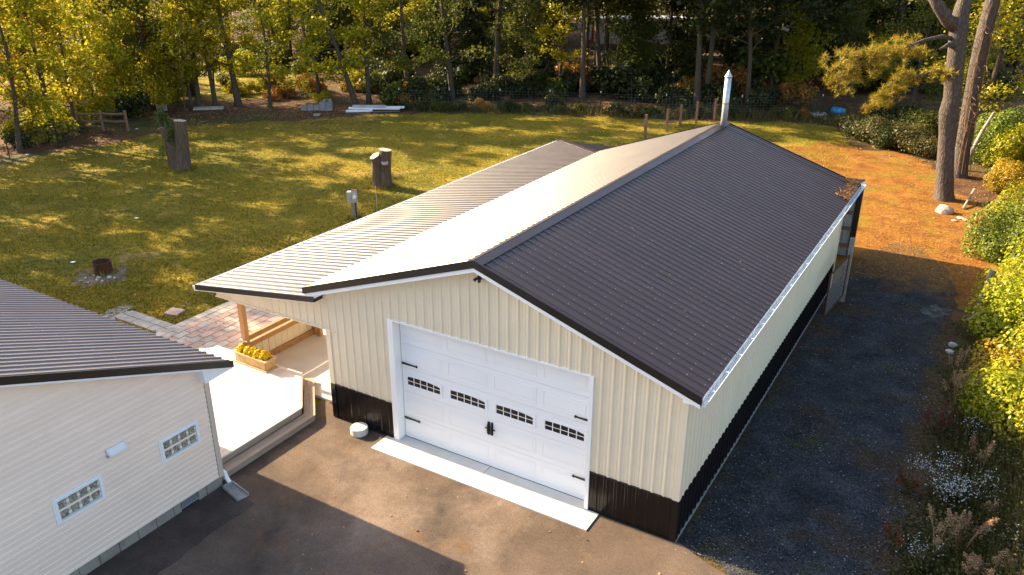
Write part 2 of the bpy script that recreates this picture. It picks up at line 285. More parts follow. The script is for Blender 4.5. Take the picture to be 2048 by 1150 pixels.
# ------------------------------------------------------------------ ground sheets
def sheet(name, pts, z, mat, jit=.15, step=.5, seed=1, parent=None):
    rnd = random.Random(seed); P = []
    n = len(pts)
    for i in range(n):
        a = Vector(pts[i]).to_2d(); b = Vector(pts[(i+1) % n]).to_2d(); k = max(1, int((b-a).length/step)); nn = Vector((-(b-a).y, (b-a).x)).normalized()
        for j in range(k):
            p = a.lerp(b, j/k)+nn*(rnd.uniform(-jit, jit)+jit*.8*math.sin(j*.7+i)); P.append((p.x, p.y, z))
    me = bpy.data.meshes.new(name); me.from_pydata(P, [], [tuple(range(len(P)))]); me.update()
    import bmesh
    bm = bmesh.new(); bm.from_mesh(me); bmesh.ops.triangulate(bm, faces=bm.faces[:])
    for f_ in bm.faces:
        if f_.normal.z < 0: f_.normal_flip()
    bm.to_mesh(me); bm.free()
    o = link(name, me, mat); o['kind'] = 'structure'; return o
gm = MB(); gm.add([(-500, -400, -.03), (500, -400, -.03), (500, 600, -.03), (-500, 600, -.03)], [(0, 1, 2, 3)])
g0 = gm.build('ground', M['forest']); g0['kind'] = 'structure'
lawn_px = [(-60, 345), (60, 318), (140, 300), (230, 285), (300, 268), (360, 252), (430, 250), (520, 243), (610, 240), (700, 233), (800, 226), (900, 226), (1000, 228), (1100, 230), (1200, 233), (1300, 238), (1400, 240), (1500, 242), (1630, 246), (1690, 262)]
lawn_pts = [gp(*p) for p in lawn_px]+[Vector((-1.5, 30, 0)), Vector((-1.5, 2, 0)), Vector((-9, .6, 0)), Vector((-9.5, -14, 0)), Vector((-44, -14, 0))]
sheet('lawn', lawn_pts, -.022, M['lawn'], .35, .4, 3)
need_px = [(1560, 300), (1640, 285), (1690, 290), (1740, 300), (1800, 300), (1860, 330), (1900, 380), (1985, 420)]
sheet('pine_needle_ground', [gp(*p) for p in need_px]+[Vector((5.2, 20, 0)), Vector((4.6, 15, 0)), Vector((-.5, 15, 0)), Vector((-3.5, 21, 0))], -.014, M['needles'], .3, .35, 5)
sheet('gravel_drive', [Vector(p) for p in [(-.05, .02, 0), (.5, -.1, 0), (1.2, -.35, 0), (2.6, -1.2, 0), (4.6, -2.6, 0), (4.2, 1, 0), (4.1, 4, 0), (4.0, 7, 0), (4.0, 11.5, 0), (3.7, 15.6, 0), (3.2, 18.2, 0), (2.3, 20.5, 0), (1.2, 20.5, 0), (.3, 18.6, 0), (-.05, 15, 0)]], -.006, M['gravel'], .12, .3, 7)
sheet('asphalt_drive', [Vector(p) for p in [(-9.4, .42, 0), (-8.55, .30, 0), (-8.5, .05, 0), (.02, .05, 0), (.5, -.12, 0), (1.2, -.38, 0), (2.6, -1.25, 0), (4.6, -2.7, 0), (6, -16, 0), (-9.2, -16, 0), (-9.2, -3, 0)]], 0.0, M['asphalt'], .02, .25, 9)

sheet('side_yard', [gp(*p) for p in [(230, 205), (330, 205), (470, 200), (560, 190), (600, 160), (560, 100), (420, 70), (250, 80), (120, 110), (150, 180)]], -.024, M['lawn'], .5, 1.0, 71)

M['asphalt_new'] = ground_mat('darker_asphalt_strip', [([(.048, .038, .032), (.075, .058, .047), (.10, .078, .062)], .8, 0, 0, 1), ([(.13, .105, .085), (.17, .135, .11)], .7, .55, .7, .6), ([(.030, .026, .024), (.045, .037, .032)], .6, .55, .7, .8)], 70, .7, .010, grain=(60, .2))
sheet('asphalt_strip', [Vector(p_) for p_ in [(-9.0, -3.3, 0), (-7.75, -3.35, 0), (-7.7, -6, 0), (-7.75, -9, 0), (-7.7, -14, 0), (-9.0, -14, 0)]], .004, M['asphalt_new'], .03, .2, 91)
# ------------------------------------------------------------------ ribbed sheet metal
PITCH_R = .2286
def profile(u0, u1, anchor, hgt=.019, minor=.004, brk=()):
    pts = {round(u0, 5): 0.0, round(u1, 5): 0.0}
    shape = [(-.034, 0), (-.014, hgt), (.014, hgt), (.034, 0)]
    mids = [(.062, 0), (.070, minor), (.082, minor), (.090, 0), (.138, 0), (.146, minor), (.158, minor), (.166, 0)] if minor else []
    k0 = int(math.floor((u0-anchor)/PITCH_R))-1; k1 = int(math.ceil((u1-anchor)/PITCH_R))+1
    for k in range(k0, k1+1):
        for du, h in shape+mids:
            u = anchor+k*PITCH_R+du
            if u0 < u < u1: pts[round(u, 5)] = h
    us = sorted(pts)
    for b in brk:
        if u0 < b < u1: pts[round(b, 5)] = float(np.interp(b, us, [pts[q] for q in us]))
    return [(u, pts[u]) for u in sorted(pts)]
def ribbed(name, parent, mats, u0, u1, anchor, f, v0, v1, hgt=.019, minor=.004, brk=(), screws=None):
    pr = profile(u0, u1, anchor, hgt, minor, brk); mb = MB(); V = []; F = []
    for u, h in pr:
        V += [f(u, v0(u), h), f(u, v1(u), h)]
    for i in range(len(pr)-1): F.append((2*i, 2*i+2, 2*i+3, 2*i+1))
    mb.add(V, F)
    if screws:
        k0 = int(math.ceil((u0-anchor)/PITCH_R)); k1 = int(math.floor((u1-anchor)/PITCH_R))
        for k in range(k0, k1+1):
            u = anchor+k*PITCH_R+.048
            if not u0 < u < u1-.02: continue
            a, b = v0(u), v1(u)
            for t in screws:
                v = a+(b-a)*t; s_ = .008
                mb.add([f(u-s_, v-s_, .0), f(u+s_, v-s_, .0), f(u+s_, v+s_, .0), f(u-s_, v+s_, .0), f(u, v, .011)], [(0, 1, 4), (1, 2, 4), (2, 3, 4), (3, 0, 4)], 1)
    return mb.build(name, mats, parent)
def panels(name, parent, mats, u0, u1, anchor, f, v0, v1, **kw):
    """one sheet of four rib spacings after another"""
    e = [u0]; k = math.ceil((u0-anchor)/(4*PITCH_R)+1e-6)
    while anchor+k*4*PITCH_R+.03 < u1-.05:
        q = anchor+k*4*PITCH_R+.0345
        if q > u0+.05: e.append(q)
        k += 1
    e.append(u1)
    for i, (a, b) in enumerate(zip(e[:-1], e[1:])):
        ribbed(name, parent, mats, a, b, anchor, f, v0, v1, **kw)

# ------------------------------------------------------------------ garage
XR, ZR, KS = -4.313, 4.985, .3395
XE, XW = .317, -8.943                 # right and left eave
YF, YB = -.25, 15.36
def zroof(x): return ZR-KS*abs(x-XR)
LX0, LX1, LZ0, LK = -12.70, -8.66, 2.655, .145      # lean-to eave, upper edge, eave height, slope
YR = 19.2                                          # rear lean-to eave
def zlean(x): return LZ0+LK*(x-LX0)
garage = empty('garage', (XR, 0, 0)); tag(garage, 'cream metal pole barn garage with dark ribbed roof, black wainscot and white overhead door', 'garage')
G0 = Matrix.Translation((-XR, 0, 0))
def gpart(o):        # geometry is written in place; keep it there under the garage root
    o.matrix_parent_inverse = G0; return o
def gcore(name, mat): # a part whose mesh is written in world coordinates
    def fin(mb): return gpart(mb.build(name, mat, garage))
    return fin
DX0, DX1, DZ = -6.765, -1.825, 3.055       # outer edges of the door trim
# front wall
fw = MB()
fw.extr([(-8.6, .03, .02), (DX0, .03, .02), (DX0, .03, DZ), (DX1, .03, DZ), (DX1, .03, .02), (-.01, .03, .02), (-.01, .03, zroof(0)-.2), (XR, .03, ZR-.2), (-8.6, .03, zroof(-8.6)-.2)], (0, .09, 0))
front = gcore('front_wall', M['cream'])(fw)
fy = lambda u, v, h: (u, -h, v)
ztop = lambda u: zroof(u)-.16
A0 = -.2934
panels('wall_panel', front, M['cream'], -8.6, DX0+.01, A0, fy, lambda u: .93, ztop)
panels('wall_panel', front, M['cream'], DX0+.01, DX1-.01, A0, fy, lambda u: DZ-.02, ztop, brk=(XR,))
panels('wall_panel', front, M['cream'], DX1-.01, -.02, A0, fy, lambda u: .93, ztop)
fyw = lambda u, v, h: (u, -.003-h, v)
panels('wainscot_panel', front, M['black'], -8.6, DX0+.01, A0, fyw, lambda u: .03, lambda u: .935)
panels('wainscot_panel', front, M['black'], DX1-.01, .0, A0, fyw, lambda u: .03, lambda u: .935)
for xa, xb in ((-8.6, DX0), (DX1, 0.0)):
    t = MB(); t.box(xa, xb, -.026, -.001, .93, .952); t.build('drip_trim', M['trimblack'], front)
    t = MB(); t.box(xa, xb, -.03, .02, .012, .03); t.build('base_trim', M['trimblack'], front)
t = MB(); t.box(-.115, .024, -.026, -.0005, .953, 3.2); t.box(.0005, .024, -.0005, .11, .953, 3.2); t.build('corner_trim', M['cream'], front)
t = MB(); t.box(-.115, .028, -.03, -.0035, .03, .929); t.box(.004, .028, -.0035, .11, .03, .929); t.build('corner_trim', M['black'], front)
t = MB(); t.box(-8.625, -8.49, -.027, .10, .95, 2.38); t.build('corner_trim', M['cream'], front)
t = MB(); t.box(-8.63, -8.49, -.03, .10, .03, .93); t.build('corner_trim', M['black'], front)
# valance over the porch
va = MB(); va.extr([(-12.32, .03, 2.37), (-8.605, .03, 2.37), (-8.605, .03, zlean(-8.605)-.06), (-12.32, .03, zlean(-12.32)-.06)], (0, .06, 0)); val = gcore('porch_valance', M['cream'])(va)
panels('wall_panel', val, M['cream'], -12.32, -8.6, A0, fy, lambda u: 2.36, lambda u: zlean(u)-.05)
t = MB(); t.box(-12.33, -8.35, -.03, .1, 2.335, 2.362); t.build('valance_trim', M['cream'], val)
# right side wall
sw = MB(); sw.box(-.10, -.005, .13, 14.68, .02, 3.22); side = gcore('side_wall', M['cream'])(sw)
fx = lambda u, v, h: (h, u, v)
panels('wall_panel', side, M['cream'], .1, 14.6, .25, fx, lambda u: .93, lambda u: 3.2)
fxw = lambda u, v, h: (.003+h, u, v)
panels('wainscot_panel', side, M['black'], .1, 14.6, .25, fxw, lambda u: .02, lambda u: .935)
t = MB(); t.box(-.1, .03, 14.6, 14.72, .02, 3.2); t.build('corner_trim', M['cream'], side)
t = MB(); t.box(-.03, .034, .0, 14.6, -.02, .014); t.build('base_trim', M['block'], side)
# left wall and back wall
lw = MB(); lw.box(-8.6, -8.5, .1, 15.1, .02, 3.3); lwo = gcore('side_wall', M['cream'])(lw)
panels('wall_panel', lwo, M['cream'], .1, 15.0, .25, lambda u, v, h: (-8.603-h, u, v), lambda u: .1, lambda u: 3.05)
bw = MB(); bw.extr([(-8.6, 15.1, .02), (-.12, 15.1, .02), (-.12, 15.1, 3.2), (XR, 15.1, ZR-.15), (-8.6, 15.1, 3.2)], (0, -.09, 0)); bwo = gcore('back_wall', M['cream'])(bw)
# roof slopes
def slope_fn(sgn):
    n = Vector((sgn*KS, 0, 1)).normalized()
    def f(u, v, h):
        x = XR+sgn*v; z = ZR-.02-KS*v
        return (x+n.x*h, u, z+n.z*h)
    return f
SCR = [.02+.96*i/13 for i in range(14)]
for sgn, run in ((1, XE-XR), (-1, XR-XW)):
    rc = MB(); a = XR; b = XR+sgn*run
    rc.extr([(a, YF+.02, ZR-.03), (b-sgn*.02, YF+.02, ZR-.03-KS*(run-.02)), (b-sgn*.02, YF+.02, ZR-.12-KS*(run-.02)), (a, YF+.02, ZR-.12)], (0, YB-YF-.04, 0))
    ro = gcore('roof', M['white'])(rc)
    panels('roof_panel', ro, [M['bronze'], M['galv']], YF-.02, YB, -.13, slope_fn(sgn), lambda u: .03, lambda u: run, screws=SCR, minor=.003)
    t = MB(); f_ = slope_fn(sgn)
    P0 = [f_(0, .0, .034), f_(0, .18, .026), f_(0, .185, .0), f_(0, .0, .004)]
    t.extr([(p[0], YF-.03, p[2]) for p in P0], (0, YB-YF+.05, 0)); t.build('ridge_cap', M['bronze'], ro)
    # closure strip under the cap and rake trims at both ends
    for y0, y1 in ((YF-.055, YF-.022), (YB, YB+.03)):
        t = MB(); z = lambda x: zroof(x)
        a2 = XR+sgn*.0; b2 = XR+sgn*(run+.01)
        t.extr([(a2, y0, ZR+.015), (b2, y0, z(b2)+.015), (b2, y0, z(b2)-.145), (a2, y0, ZR-.145)], (0, y1-y0, 0)); t.build('rake_trim', M['trimblack'], ro)
    t = MB(); b3 = XR+sgn*(run-.02)
    t.extr([(XR, YF-.035, ZR-.145), (b3, YF-.035, zroof(b3)-.145), (b3, YF-.035, zroof(b3)-.235), (XR, YF-.035, ZR-.235)], (0, .05, 0)); t.build('rake_board', M['white'], ro)
    t = MB(); t.extr([(XR, YF+.015, ZR-.21), (XR+sgn*4.3, YF+.015, zroof(XR+sgn*4.3)-.21), (XR+sgn*4.3, YF+.015, zroof(XR+sgn*4.3)-.225), (XR, YF+.015, ZR-.225)], (0, .235, 0)); t.build('soffit', M['white'], ro)
    # boxed eave
    e0 = XR+sgn*4.30; e1 = XR+sgn*(run-.02); zz = zroof(e1)
    t = MB(); t.extr([(e0, YF-.03, zz-.2), (e1, YF-.03, zz-.2), (e1, YF-.03, zz-.06), (e0, YF-.03, zz-.06+KS*(run-.02-4.3))], (0, YB-YF-.02, 0)); t.build('eave_box', M['white'], ro)
def gutter(name, parent, x0, dirx, y0, y1, ztop_, mat):
    t = MB(); s = dirx
    pr = [(0, 0), (0, -.12), (s*.09, -.12), (s*.10, -.07), (s*.135, -.03), (s*.135, 0), (s*.125, 0), (s*.125, -.025), (s*.09, -.065), (s*.08, -.11), (s*.008, -.11), (s*.008, 0)]
    n = len(pr); V = [(x0+a, y0, ztop_+b) for a, b in pr]+[(x0+a, y1, ztop_+b) for a, b in pr]
    F = [(i, (i+1) % n, n+(i+1) % n, n+i) for i in range(n)]
    if s < 0: F = [q[::-1] for q in F]
    t.add(V, F)
    for yy in (y0-.004, y1): t.extr([(x0+a, yy, ztop_+b) for a, b in pr[:6]], (0, .004, 0))
    k = 0; yy = y0+.4
    while yy < y1: t.box(min(x0, x0+s*.13), max(x0, x0+s*.13), yy, yy+.02, ztop_-.012, ztop_-.004); yy += .8
    return gpart(t.build(name, mat, parent))
gutter('gutter', garage, XE-.015, 1, YF-.03, YB+.3, zroof(XE)-.045, M['gutter'])
gutter('gutter', garage, LX0+.01, -1, YF-.03, YR-.1, LZ0-.04, M['gutter'])
# lean-to roof on the left, hipped round the back
lc = MB()
q = [(LX0+.02, YF+.02, zlean(LX0+.02)-.03), (LX1, YF+.02, zlean(LX1)-.03), (LX1, 15.2, zlean(LX1)-.03), (LX0+.02, YR-.02, zlean(LX0+.02)-.03)]
lc.hull([(x, y, z-.08) for x, y, z in q], q); lro = gcore('lean_to_roof', M['white'])(lc)
nl = Vector((-LK, 0, 1)).normalized()
fl = lambda u, v, h: (v+nl.x*h, u, zlean(v)-.02+nl.z*h)
hipx = lambda y: LX1-(y-15.2)*(LX1-LX0)/(YR-15.2) if y > 15.2 else LX1
panels('roof_panel', lro, [M['bronze'], M['galv']], YF-.02, YR-.05, -.13, fl, lambda u: LX0, lambda u: max(hipx(u), LX0+.03), brk=(15.2,), screws=[.04, .2, .36, .52, .68, .84, .97], minor=.003)
RK = (zlean(LX1)-LZ0)/(YR-15.2)
rc = MB(); XR1 = 0.0
q = [(LX0+.02, YR-.02, LZ0-.03), (LX1, 15.2, zlean(LX1)-.03), (XR1-.02, 15.2, zlean(LX1)-.03), (XR1-.02, YR-.02, LZ0-.03)]
rc.hull([(x, y, z-.08) for x, y, z in q], q); rro = gcore('rear_roof', M['white'])(rc)
nr = Vector((0, RK, 1)).normalized()
fr = lambda u, v, h: (u, v+nr.y*h, zlean(LX1)-.02-RK*(v-15.2)+nr.z*h)
panels('roof_panel', rro, [M['bronze'], M['galv']], LX0+.05, XR1, -.1, fr, lambda u: (15.2 if u > LX1 else min(YR-.02, 15.2+(LX1-u)*(YR-15.2)/(LX1-LX0))), lambda u: YR, brk=(LX1,), minor=.003)
t = MB(); t.bar((LX0, YR, LZ0+.01), (LX1, 15.2, zlean(LX1)+.01), .26, .03); t.build('hip_cap', M['bronze'], lro)
t = MB(); t.extr([(LX0-.01, YF-.05, zlean(LX0)+.012), (LX1+.03, YF-.05, zlean(LX1+.03)+.012), (LX1+.03, YF-.05, zlean(LX1+.03)-.12), (LX0-.01, YF-.05, zlean(LX0)-.12)], (0, .03, 0)); t.box(LX1+.005, LX1+.035, YF-.02, -.02, zlean(LX1)-.115, zlean(LX1)+.0)
t.build('rake_trim', M['trimblack'], lro)
t = MB(); t.extr([(LX0+.02, YF-.03, zlean(LX0)-.12), (LX1+.01, YF-.03, zlean(LX1)-.12), (LX1+.01, YF-.03, zlean(LX1)-.145), (LX0+.02, YF-.03, zlean(LX0)-.145)], (0, .25, 0)); t.build('rake_board', M['white'], lro)
# porch: posts, low wall, rear bay
def post(x, y, z1, s=.14, mat='cedar', z0=.03):
    t = MB(); t.box(x-s/2, x+s/2, y-s/2, y+s/2, z0, z1); return gpart(t.build('post', M[mat], garage))
post(-12.17, .58, 2.60); post(-12.15, 3.05, 2.6); post(-11.93, 3.02, 2.6, .12)
for yy in (6.2, 9.4, 12.6, 15.8, 18.5): post(-12.2, yy, 2.6)
for xx in (-8.6, -4.3): post(xx, 18.5, 2.6)
lo = MB(); lo.box(-12.28, -12.22, .66, 3.0, .06, .70); low = gcore('porch_low_wall', M['cream'])(lo)
panels('wall_panel', low, M['cream'], .66, 2.98, .7, lambda u, v, h: (-12.218+h, u, v), lambda u: .2, lambda u: .70)
for za, zb in ((.86, 1.0), (.66, .80)):
    t = MB(); t.box(-12.215, -12.12, .65, 2.98, za, zb); t.build('rail', M['cedar'], low)
t = MB(); t.box(-12.19, -12.15, .65, 2.98, .05, .22); t.build('base_board', M['cedar'], low)
# rear bay seen past the end of the side wall
rb = MB(); rb.box(-8.6, -.05, 18.12, 18.2, .0, 2.7); rbo = gcore('rear_bay_wall', M['galv'])(rb)
panels('wall_panel', rbo, M['galv'], -6.0, -.1, -.1, lambda u, v, h: (u, 18.115-h, v), lambda u: .05, lambda u: 2.65)
for zz in (.35, 1.0, 1.6, 2.2):
    t = MB(); t.box(-6.0, -.08, 18.03, 18.09, zz, zz+.12); t.build('girt', M['postwood'], rbo)
t = MB(); t.box(-.08, .10, 18.05, 18.25, .0, 2.62); t.build('corner_post', M['iron'], rbo)
# porch slab
t = MB(); t.box(-12.32, -8.605, .46, 18.3, -.02, .05); ps = gpart(t.build('porch_slab', M['slab'], garage))
# overhead door
dr = MB(); YD = .20; dx0, dx1 = -6.60, -1.93
dr.box(dx0-.05, dx1+.05, YD+.035, YD+.07, .03, 3.05); door = gcore('garage_door', M['doorwhite'])(dr)
SEC = .603; CW = (dx1-dx0)/4
for i in range(5):
    z0 = .04+i*SEC; z1 = z0+SEC-.007
    t = MB(); t.box(dx0, dx1, YD, YD+.034, z0, z1); t.build('door_section', M['doorwhite'], door)
    for j in range(4):
        xa = dx0+j*CW+.075; xb = dx0+(j+1)*CW-.075; za = z0+.11; zb = z1-.11
        if i == 2: continue
        t = MB(); e = .022; d = .007
        for a, b, c_, d_ in ((xa, xb, za, za+e), (xa, xb, zb-e, zb), (xa, xa+e, za+e, zb-e), (xb-e, xb, za+e, zb-e)):
            t.hull([(a, YD-.001, c_), (b, YD-.001, c_), (b, YD-.001, d_), (a, YD-.001, d_)], [(a+.006, YD-d, c_+.006), (b-.006, YD-d, c_+.006), (b-.006, YD-d, d_-.006), (a+.006, YD-d, d_-.006)])
        t.hull([(xa+.05, YD-.001, za+.05), (xb-.05, YD-.001, za+.05), (xb-.05, YD-.001, zb-.05), (xa+.05, YD-.001, zb-.05)], [(xa+.075, YD-.005, za+.075), (xb-.075, YD-.005, za+.075), (xb-.075, YD-.005, zb-.075), (xa+.075, YD-.005, zb-.075)])
        t.build('raised_panel', M['doorwhite'], door)
# windows of the door: arched across each pair of columns
for j in range(4):
    wx0 = dx0+j*CW+.135; wx1 = dx0+(j+1)*CW-.135; wz0, wz1 = 1.43, 1.655
    t = MB(); fr_ = .045
    t.box(wx0-fr_, wx1+fr_, YD-.016, YD-.0005, wz0-fr_, wz0); t.box(wx0-fr_, wx1+fr_, YD-.016, YD-.0005, wz1, wz1+fr_)
    t.box(wx0-fr_, wx0, YD-.016, YD-.0005, wz0, wz1); t.box(wx1, wx1+fr_, YD-.016, YD-.0005, wz0, wz1); t.build('window_frame', M['doorwhite'], door)
    pw = (wx1-wx0)/5; zm = wz0+.105
    t = MB(); t.box(wx0, wx1, YD-.003, YD-.0006, wz0, wz1); t.build('window_grille', M['doorwhite'], door)
    rise = (lambda s: .035+.065*s) if j % 2 == 1 else (lambda s: .035+.065*(1-s))
    arch = lambda x: zm+.012+.100*math.sqrt(max(.03, 1-(((x-wx0)/(wx1-wx0)-.38)/.70)**2))
    for k in range(5):
        pa = wx0+k*pw+.011; pb = wx0+(k+1)*pw-.011
        t = MB(); t.box(pa, pb, YD-.006, YD-.0032, wz0+.01, zm-.008); t.build('pane', M['pane'], door)
        t = MB(); t.extr([(pa, YD-.006, zm+.010), (pb, YD-.006, zm+.010), (pb, YD-.006, arch(pb)), ((pa+pb)/2, YD-.006, arch((pa+pb)/2)), (pa, YD-.006, arch(pa))], (0, .0028, 0)); t.build('pane', M['pane'], door)
def hinge(x0, x1, z):
    t = MB(); s = 1 if x1 > x0 else -1; L_ = abs(x1-x0); y = YD-.024
    t.extr([(x0, y, z-.028), (x1-s*.05, y, z-.016), (x1-s*.05, y, z+.016), (x0, y, z+.028)] if s > 0 else [(x1+.05, y, z-.016), (x0, y, z-.028), (x0, y, z+.028), (x1+.05, y, z+.016)], (0, .012, 0))
    c_ = x1-s*.03; t.extr([(c_-.04, y, z), (c_, y, z-.038), (c_+.04, y, z), (c_, y, z+.038)], (0, .013, 0)); t.build('strap_hinge', M['iron'], door)
for z in (1.955, .545):
    hinge(-6.59, -6.16, z); hinge(-1.92, -2.30, z)
t = MB()
for hx in (-4.315, -4.235):
    t.tube([(hx, YD-.018, .86), (hx, YD-.05, .90), (hx, YD-.055, 1.0), (hx, YD-.05, 1.11), (hx, YD-.018, 1.15)], .019, 8); t.box(hx-.028, hx+.028, YD-.018, YD-.001, .85, 1.16)
t.box(-4.40, -4.15, YD-.03, YD-.016, .985, 1.01); t.build('door_handle', M['iron'], door)
t = MB(); t.box(dx0-.05, dx1+.05, YD-.004, YD+.03, .028, .038); t.build('door_seal', M['iron'], door)
# door trim / jambs
for bx in ((DX0, dx0-.02, -.032, YD+.06, .03, DZ-.012), (dx1+.02, DX1, -.032, YD+.06, .03, DZ-.012), (DX0, DX1, -.034, YD+.06, DZ-.010, DZ+.02)):
    t = MB(); t.box(*bx); gpart(t.build('door_jamb', M['white'], garage))
t = MB(); t.box(-4.36, -4.30, -.10, -.03, 4.52, 4.60); t.tube([(-4.36, -.11, 4.56), (-4.39, -.17, 4.52)], [.028, .034], 10); t.tube([(-4.30, -.11, 4.56), (-4.27, -.17, 4.52)], [.028, .034], 10); gpart(t.build('security_lamp', M['iron'], garage))
# chimney
ch = MB(); ch.lathe([(.105, 0), (.105, 1.66)], (XR+.12, 14.75, ZR-.12), 20); cho = gpart(ch.build('flue_pipe', M['galv'], garage, True))
t = MB(); t.lathe([(.115, 0), (.118, .05)], (XR+.12, 14.75, ZR-.1), 20); t.lathe([(.115, 0), (.115, .02)], (XR+.12, 14.75, ZR+.7), 20); t.build('pipe_collar', M['rust'], cho)
t = MB(); t.lathe([(.07, 0), (.07, .05)], (XR+.12, 14.75, ZR+1.535), 14); t.build('cap_neck', M['iron'], cho)
t = MB(); t.lathe([(.13, 0), (.09, .06), (.045, .14), (.004, .22)], (XR+.12, 14.75, ZR+1.58), 18); t.build('cap_cone', M['galv'], cho)
# apron slab of two pours
for a, b in ((-6.98, -4.285), (-4.27, -1.575)):
    t = MB(); t.box(a, b, -.60, YD+.05, -.02, .028); o = gpart(t.build('apron_slab', M['concrete'], garage))
# ------------------------------------------------------------------ house at the left
HX, HRX = -8.78, -8.5          # gable wall plane, rake edge
HY1, HYE, HZE, HK, HYR = -3.22, -2.77, 2.80, .39, -8.3
def zh(y): return HZE+HK*(HYE-y) if y > HYR else HZE+HK*(HYE-HYR)-HK*(HYR-y)
HYE2 = 2*HYR-HYE; HY0 = 2*HYR-HY1
house = empty('house', (HX, HY1, 0)); tag(house, 'tan vinyl sided house end with dark ribbed roof and glass block windows', 'house')
H0 = Matrix.Translation((-HX, -HY1, 0))
def hpart(o): o.matrix_parent_inverse = H0; return o
wb = MB(); ZS = .24
wb.extr([(HX-.02, HY1, ZS), (HX-.02, HY1, 2.72), (HX-.02, HYR, zh(HYR)-.15), (HX-.02, HY0, 2.72), (HX-.02, HY0, ZS)], (-.12, 0, 0)); gw = hpart(wb.build('gable_wall', M['vinyl'], house))
E_ = .115; z = ZS; k = 0
while z < zh(HYR)-.2:
    z1 = z+E_
    ye = lambda zz: HY1 if zz < 2.70 else min(HY1, HYE-(zz+.13-HZE)/HK)
    a0, a1 = ye(z), ye(z1); b0, b1 = 2*HYR-a0, 2*HYR-a1
    a0 = min(a0, HY1-.10) if z < 2.6 else a0-.02; a1 = min(a1, HY1-.10) if z < 2.6 else a1-.02
    if a1 < HYR: break
    t = MB(); zm = z+E_*.42
    V = [(HX+.010, b0, z), (HX+.010, a0, z), (HX+.016, a0, z+.004), (HX+.016, b0, z+.004), (HX+.012, b0, zm), (HX+.012, a0, zm), (HX+.004, a0, zm+.012), (HX+.004, b0, zm+.012), (HX-.004, b1, z1+.004), (HX-.004, a1, z1+.004), (HX-.012, b0, z), (HX-.012, a0, z)]
    t.add(V, [(10, 11, 1, 0), (0, 1, 2, 3), (3, 2, 5, 4), (4, 5, 6, 7), (7, 6, 9, 8), (11, 9, 6, 5, 2, 1), (10, 0, 3, 4, 7, 8)])
    t.build('siding_board', M['vinyl'], gw); z = z1; k += 1
t = MB(); t.box(HX-.02, HX+.022, HY1-.09, HY1+.022, ZS-.02, 2.74); t.box(HX-.14, HX-.02, HY1, HY1+.022, ZS-.02, 2.74); t.build('corner_trim', M['tan'], gw)
# other walls
t = MB(); t.box(-24, HX-.03, HY1-.1, HY1-.002, ZS, 2.7); hpart(t.build('eave_wall', M['vinyl'], house))
t = MB(); t.box(-24, HX-.03, HY0+.002, HY0+.1, ZS, 2.7); hpart(t.build('eave_wall', M['vinyl'], house))
# foundation of blocks
t = MB(); t.box(-24, HX-.10, HY0+.05, HY1-.06, -.05, ZS); fo = hpart(t.build('foundation', M['foundation'], house))
y = HY1-.03; i = 0; VENT = (-4.27, -3.85)
while y > -13:
    y2 = y-.40
    segs = [(y, y2+.012)]
    if y > VENT[0] and y2 < VENT[1]: segs = [(a, b) for a, b in ((y, max(VENT[1]+.005, y2+.012)), (min(y, VENT[0]-.005), y2+.012)) if a-b > .03]
    for a, b in segs:
        t = MB(); t.box(HX-.10, HX-.006, b, a, -.05, ZS-.012); t.build('foundation_block', M['foundation'], fo)
    y = y2; i += 1
t = MB(); t.box(HX-.1, HX-.03, VENT[0], VENT[1], .05, ZS-.012); vo = t.build('foundation_vent', M['iron'], fo)
t = MB()
for q in range(13):
    yy = VENT[0]+.02+q*.031; t.box(HX-.03, HX-.008, yy, yy+.012, .06, ZS-.02)
t.box(HX-.03, HX-.006, VENT[0], VENT[1], ZS-.03, ZS-.013); t.box(HX-.03, HX-.006, VENT[0], VENT[1], .05, .06)
hpart(t.build('vent_grille', M['galv'], house))
# windows
for ya, yb in ((-4.475, -3.63), (-6.575, -5.715)):
    z0, z1 = 1.30, 1.785; f = .043
    t = MB()
    t.box(HX+.0, HX+.045, ya, yb, z0, z0+f); t.box(HX+.0, HX+.045, ya, yb, z1-f, z1); t.box(HX+.0, HX+.045, ya, ya+f, z0+f, z1-f); t.box(HX+.0, HX+.045, yb-f, yb, z0+f, z1-f)
    t.box(HX+.0, HX+.03, ya-.03, ya, z0-.02, z1+.02); t.box(HX+.0, HX+.03, yb, yb+.03, z0-.02, z1+.02); t.box(HX+.0, HX+.03, ya, yb, z1, z1+.02)
    wo = hpart(t.build('window', M['white'], house))
    t = MB(); t.box(HX-.01, HX+.012, ya+f, yb-f, z0+f, z1-f); t.build('mortar', M['mortar'], wo)
    gwid = (yb-ya-2*f)/4; gh = (z1-z0-2*f)/2
    for a in range(4):
        for b in range(2):
            y0 = ya+f+a*gwid+.020; y1 = ya+f+(a+1)*gwid-.020; q0 = z0+f+b*gh+.018; q1 = z0+f+(b+1)*gh-.018
            t = MB(); t.hull([(HX+.008, y0, q0), (HX+.008, y1, q0), (HX+.008, y1, q1), (HX+.008, y0, q1)], [(HX+.022, y0+.015, q0+.015), (HX+.022, y1-.015, q0+.015), (HX+.022, y1-.015, q1-.015), (HX+.022, y0+.015, q1-.015)]); t.build('glass_block', M['glassblock'], wo)
# wall light / exhaust hood
t = MB(); t.extr([(HX+.0, -5.52, 2.20), (HX+.02, -5.52, 2.20), (HX+.02, -5.52, 2.02), (HX+.0, -5.52, 2.02)], (0, .36, 0)); ho = hpart(t.build('exhaust_hood', M['galv'], house))
t = MB(); t.extr([(HX+.021, -5.51, 2.19), (HX+.13, -5.51, 2.12), (HX+.13, -5.51, 2.08), (HX+.021, -5.51, 2.10)], (0, .34, 0)); t.build('hood_flap', M['white'], ho)
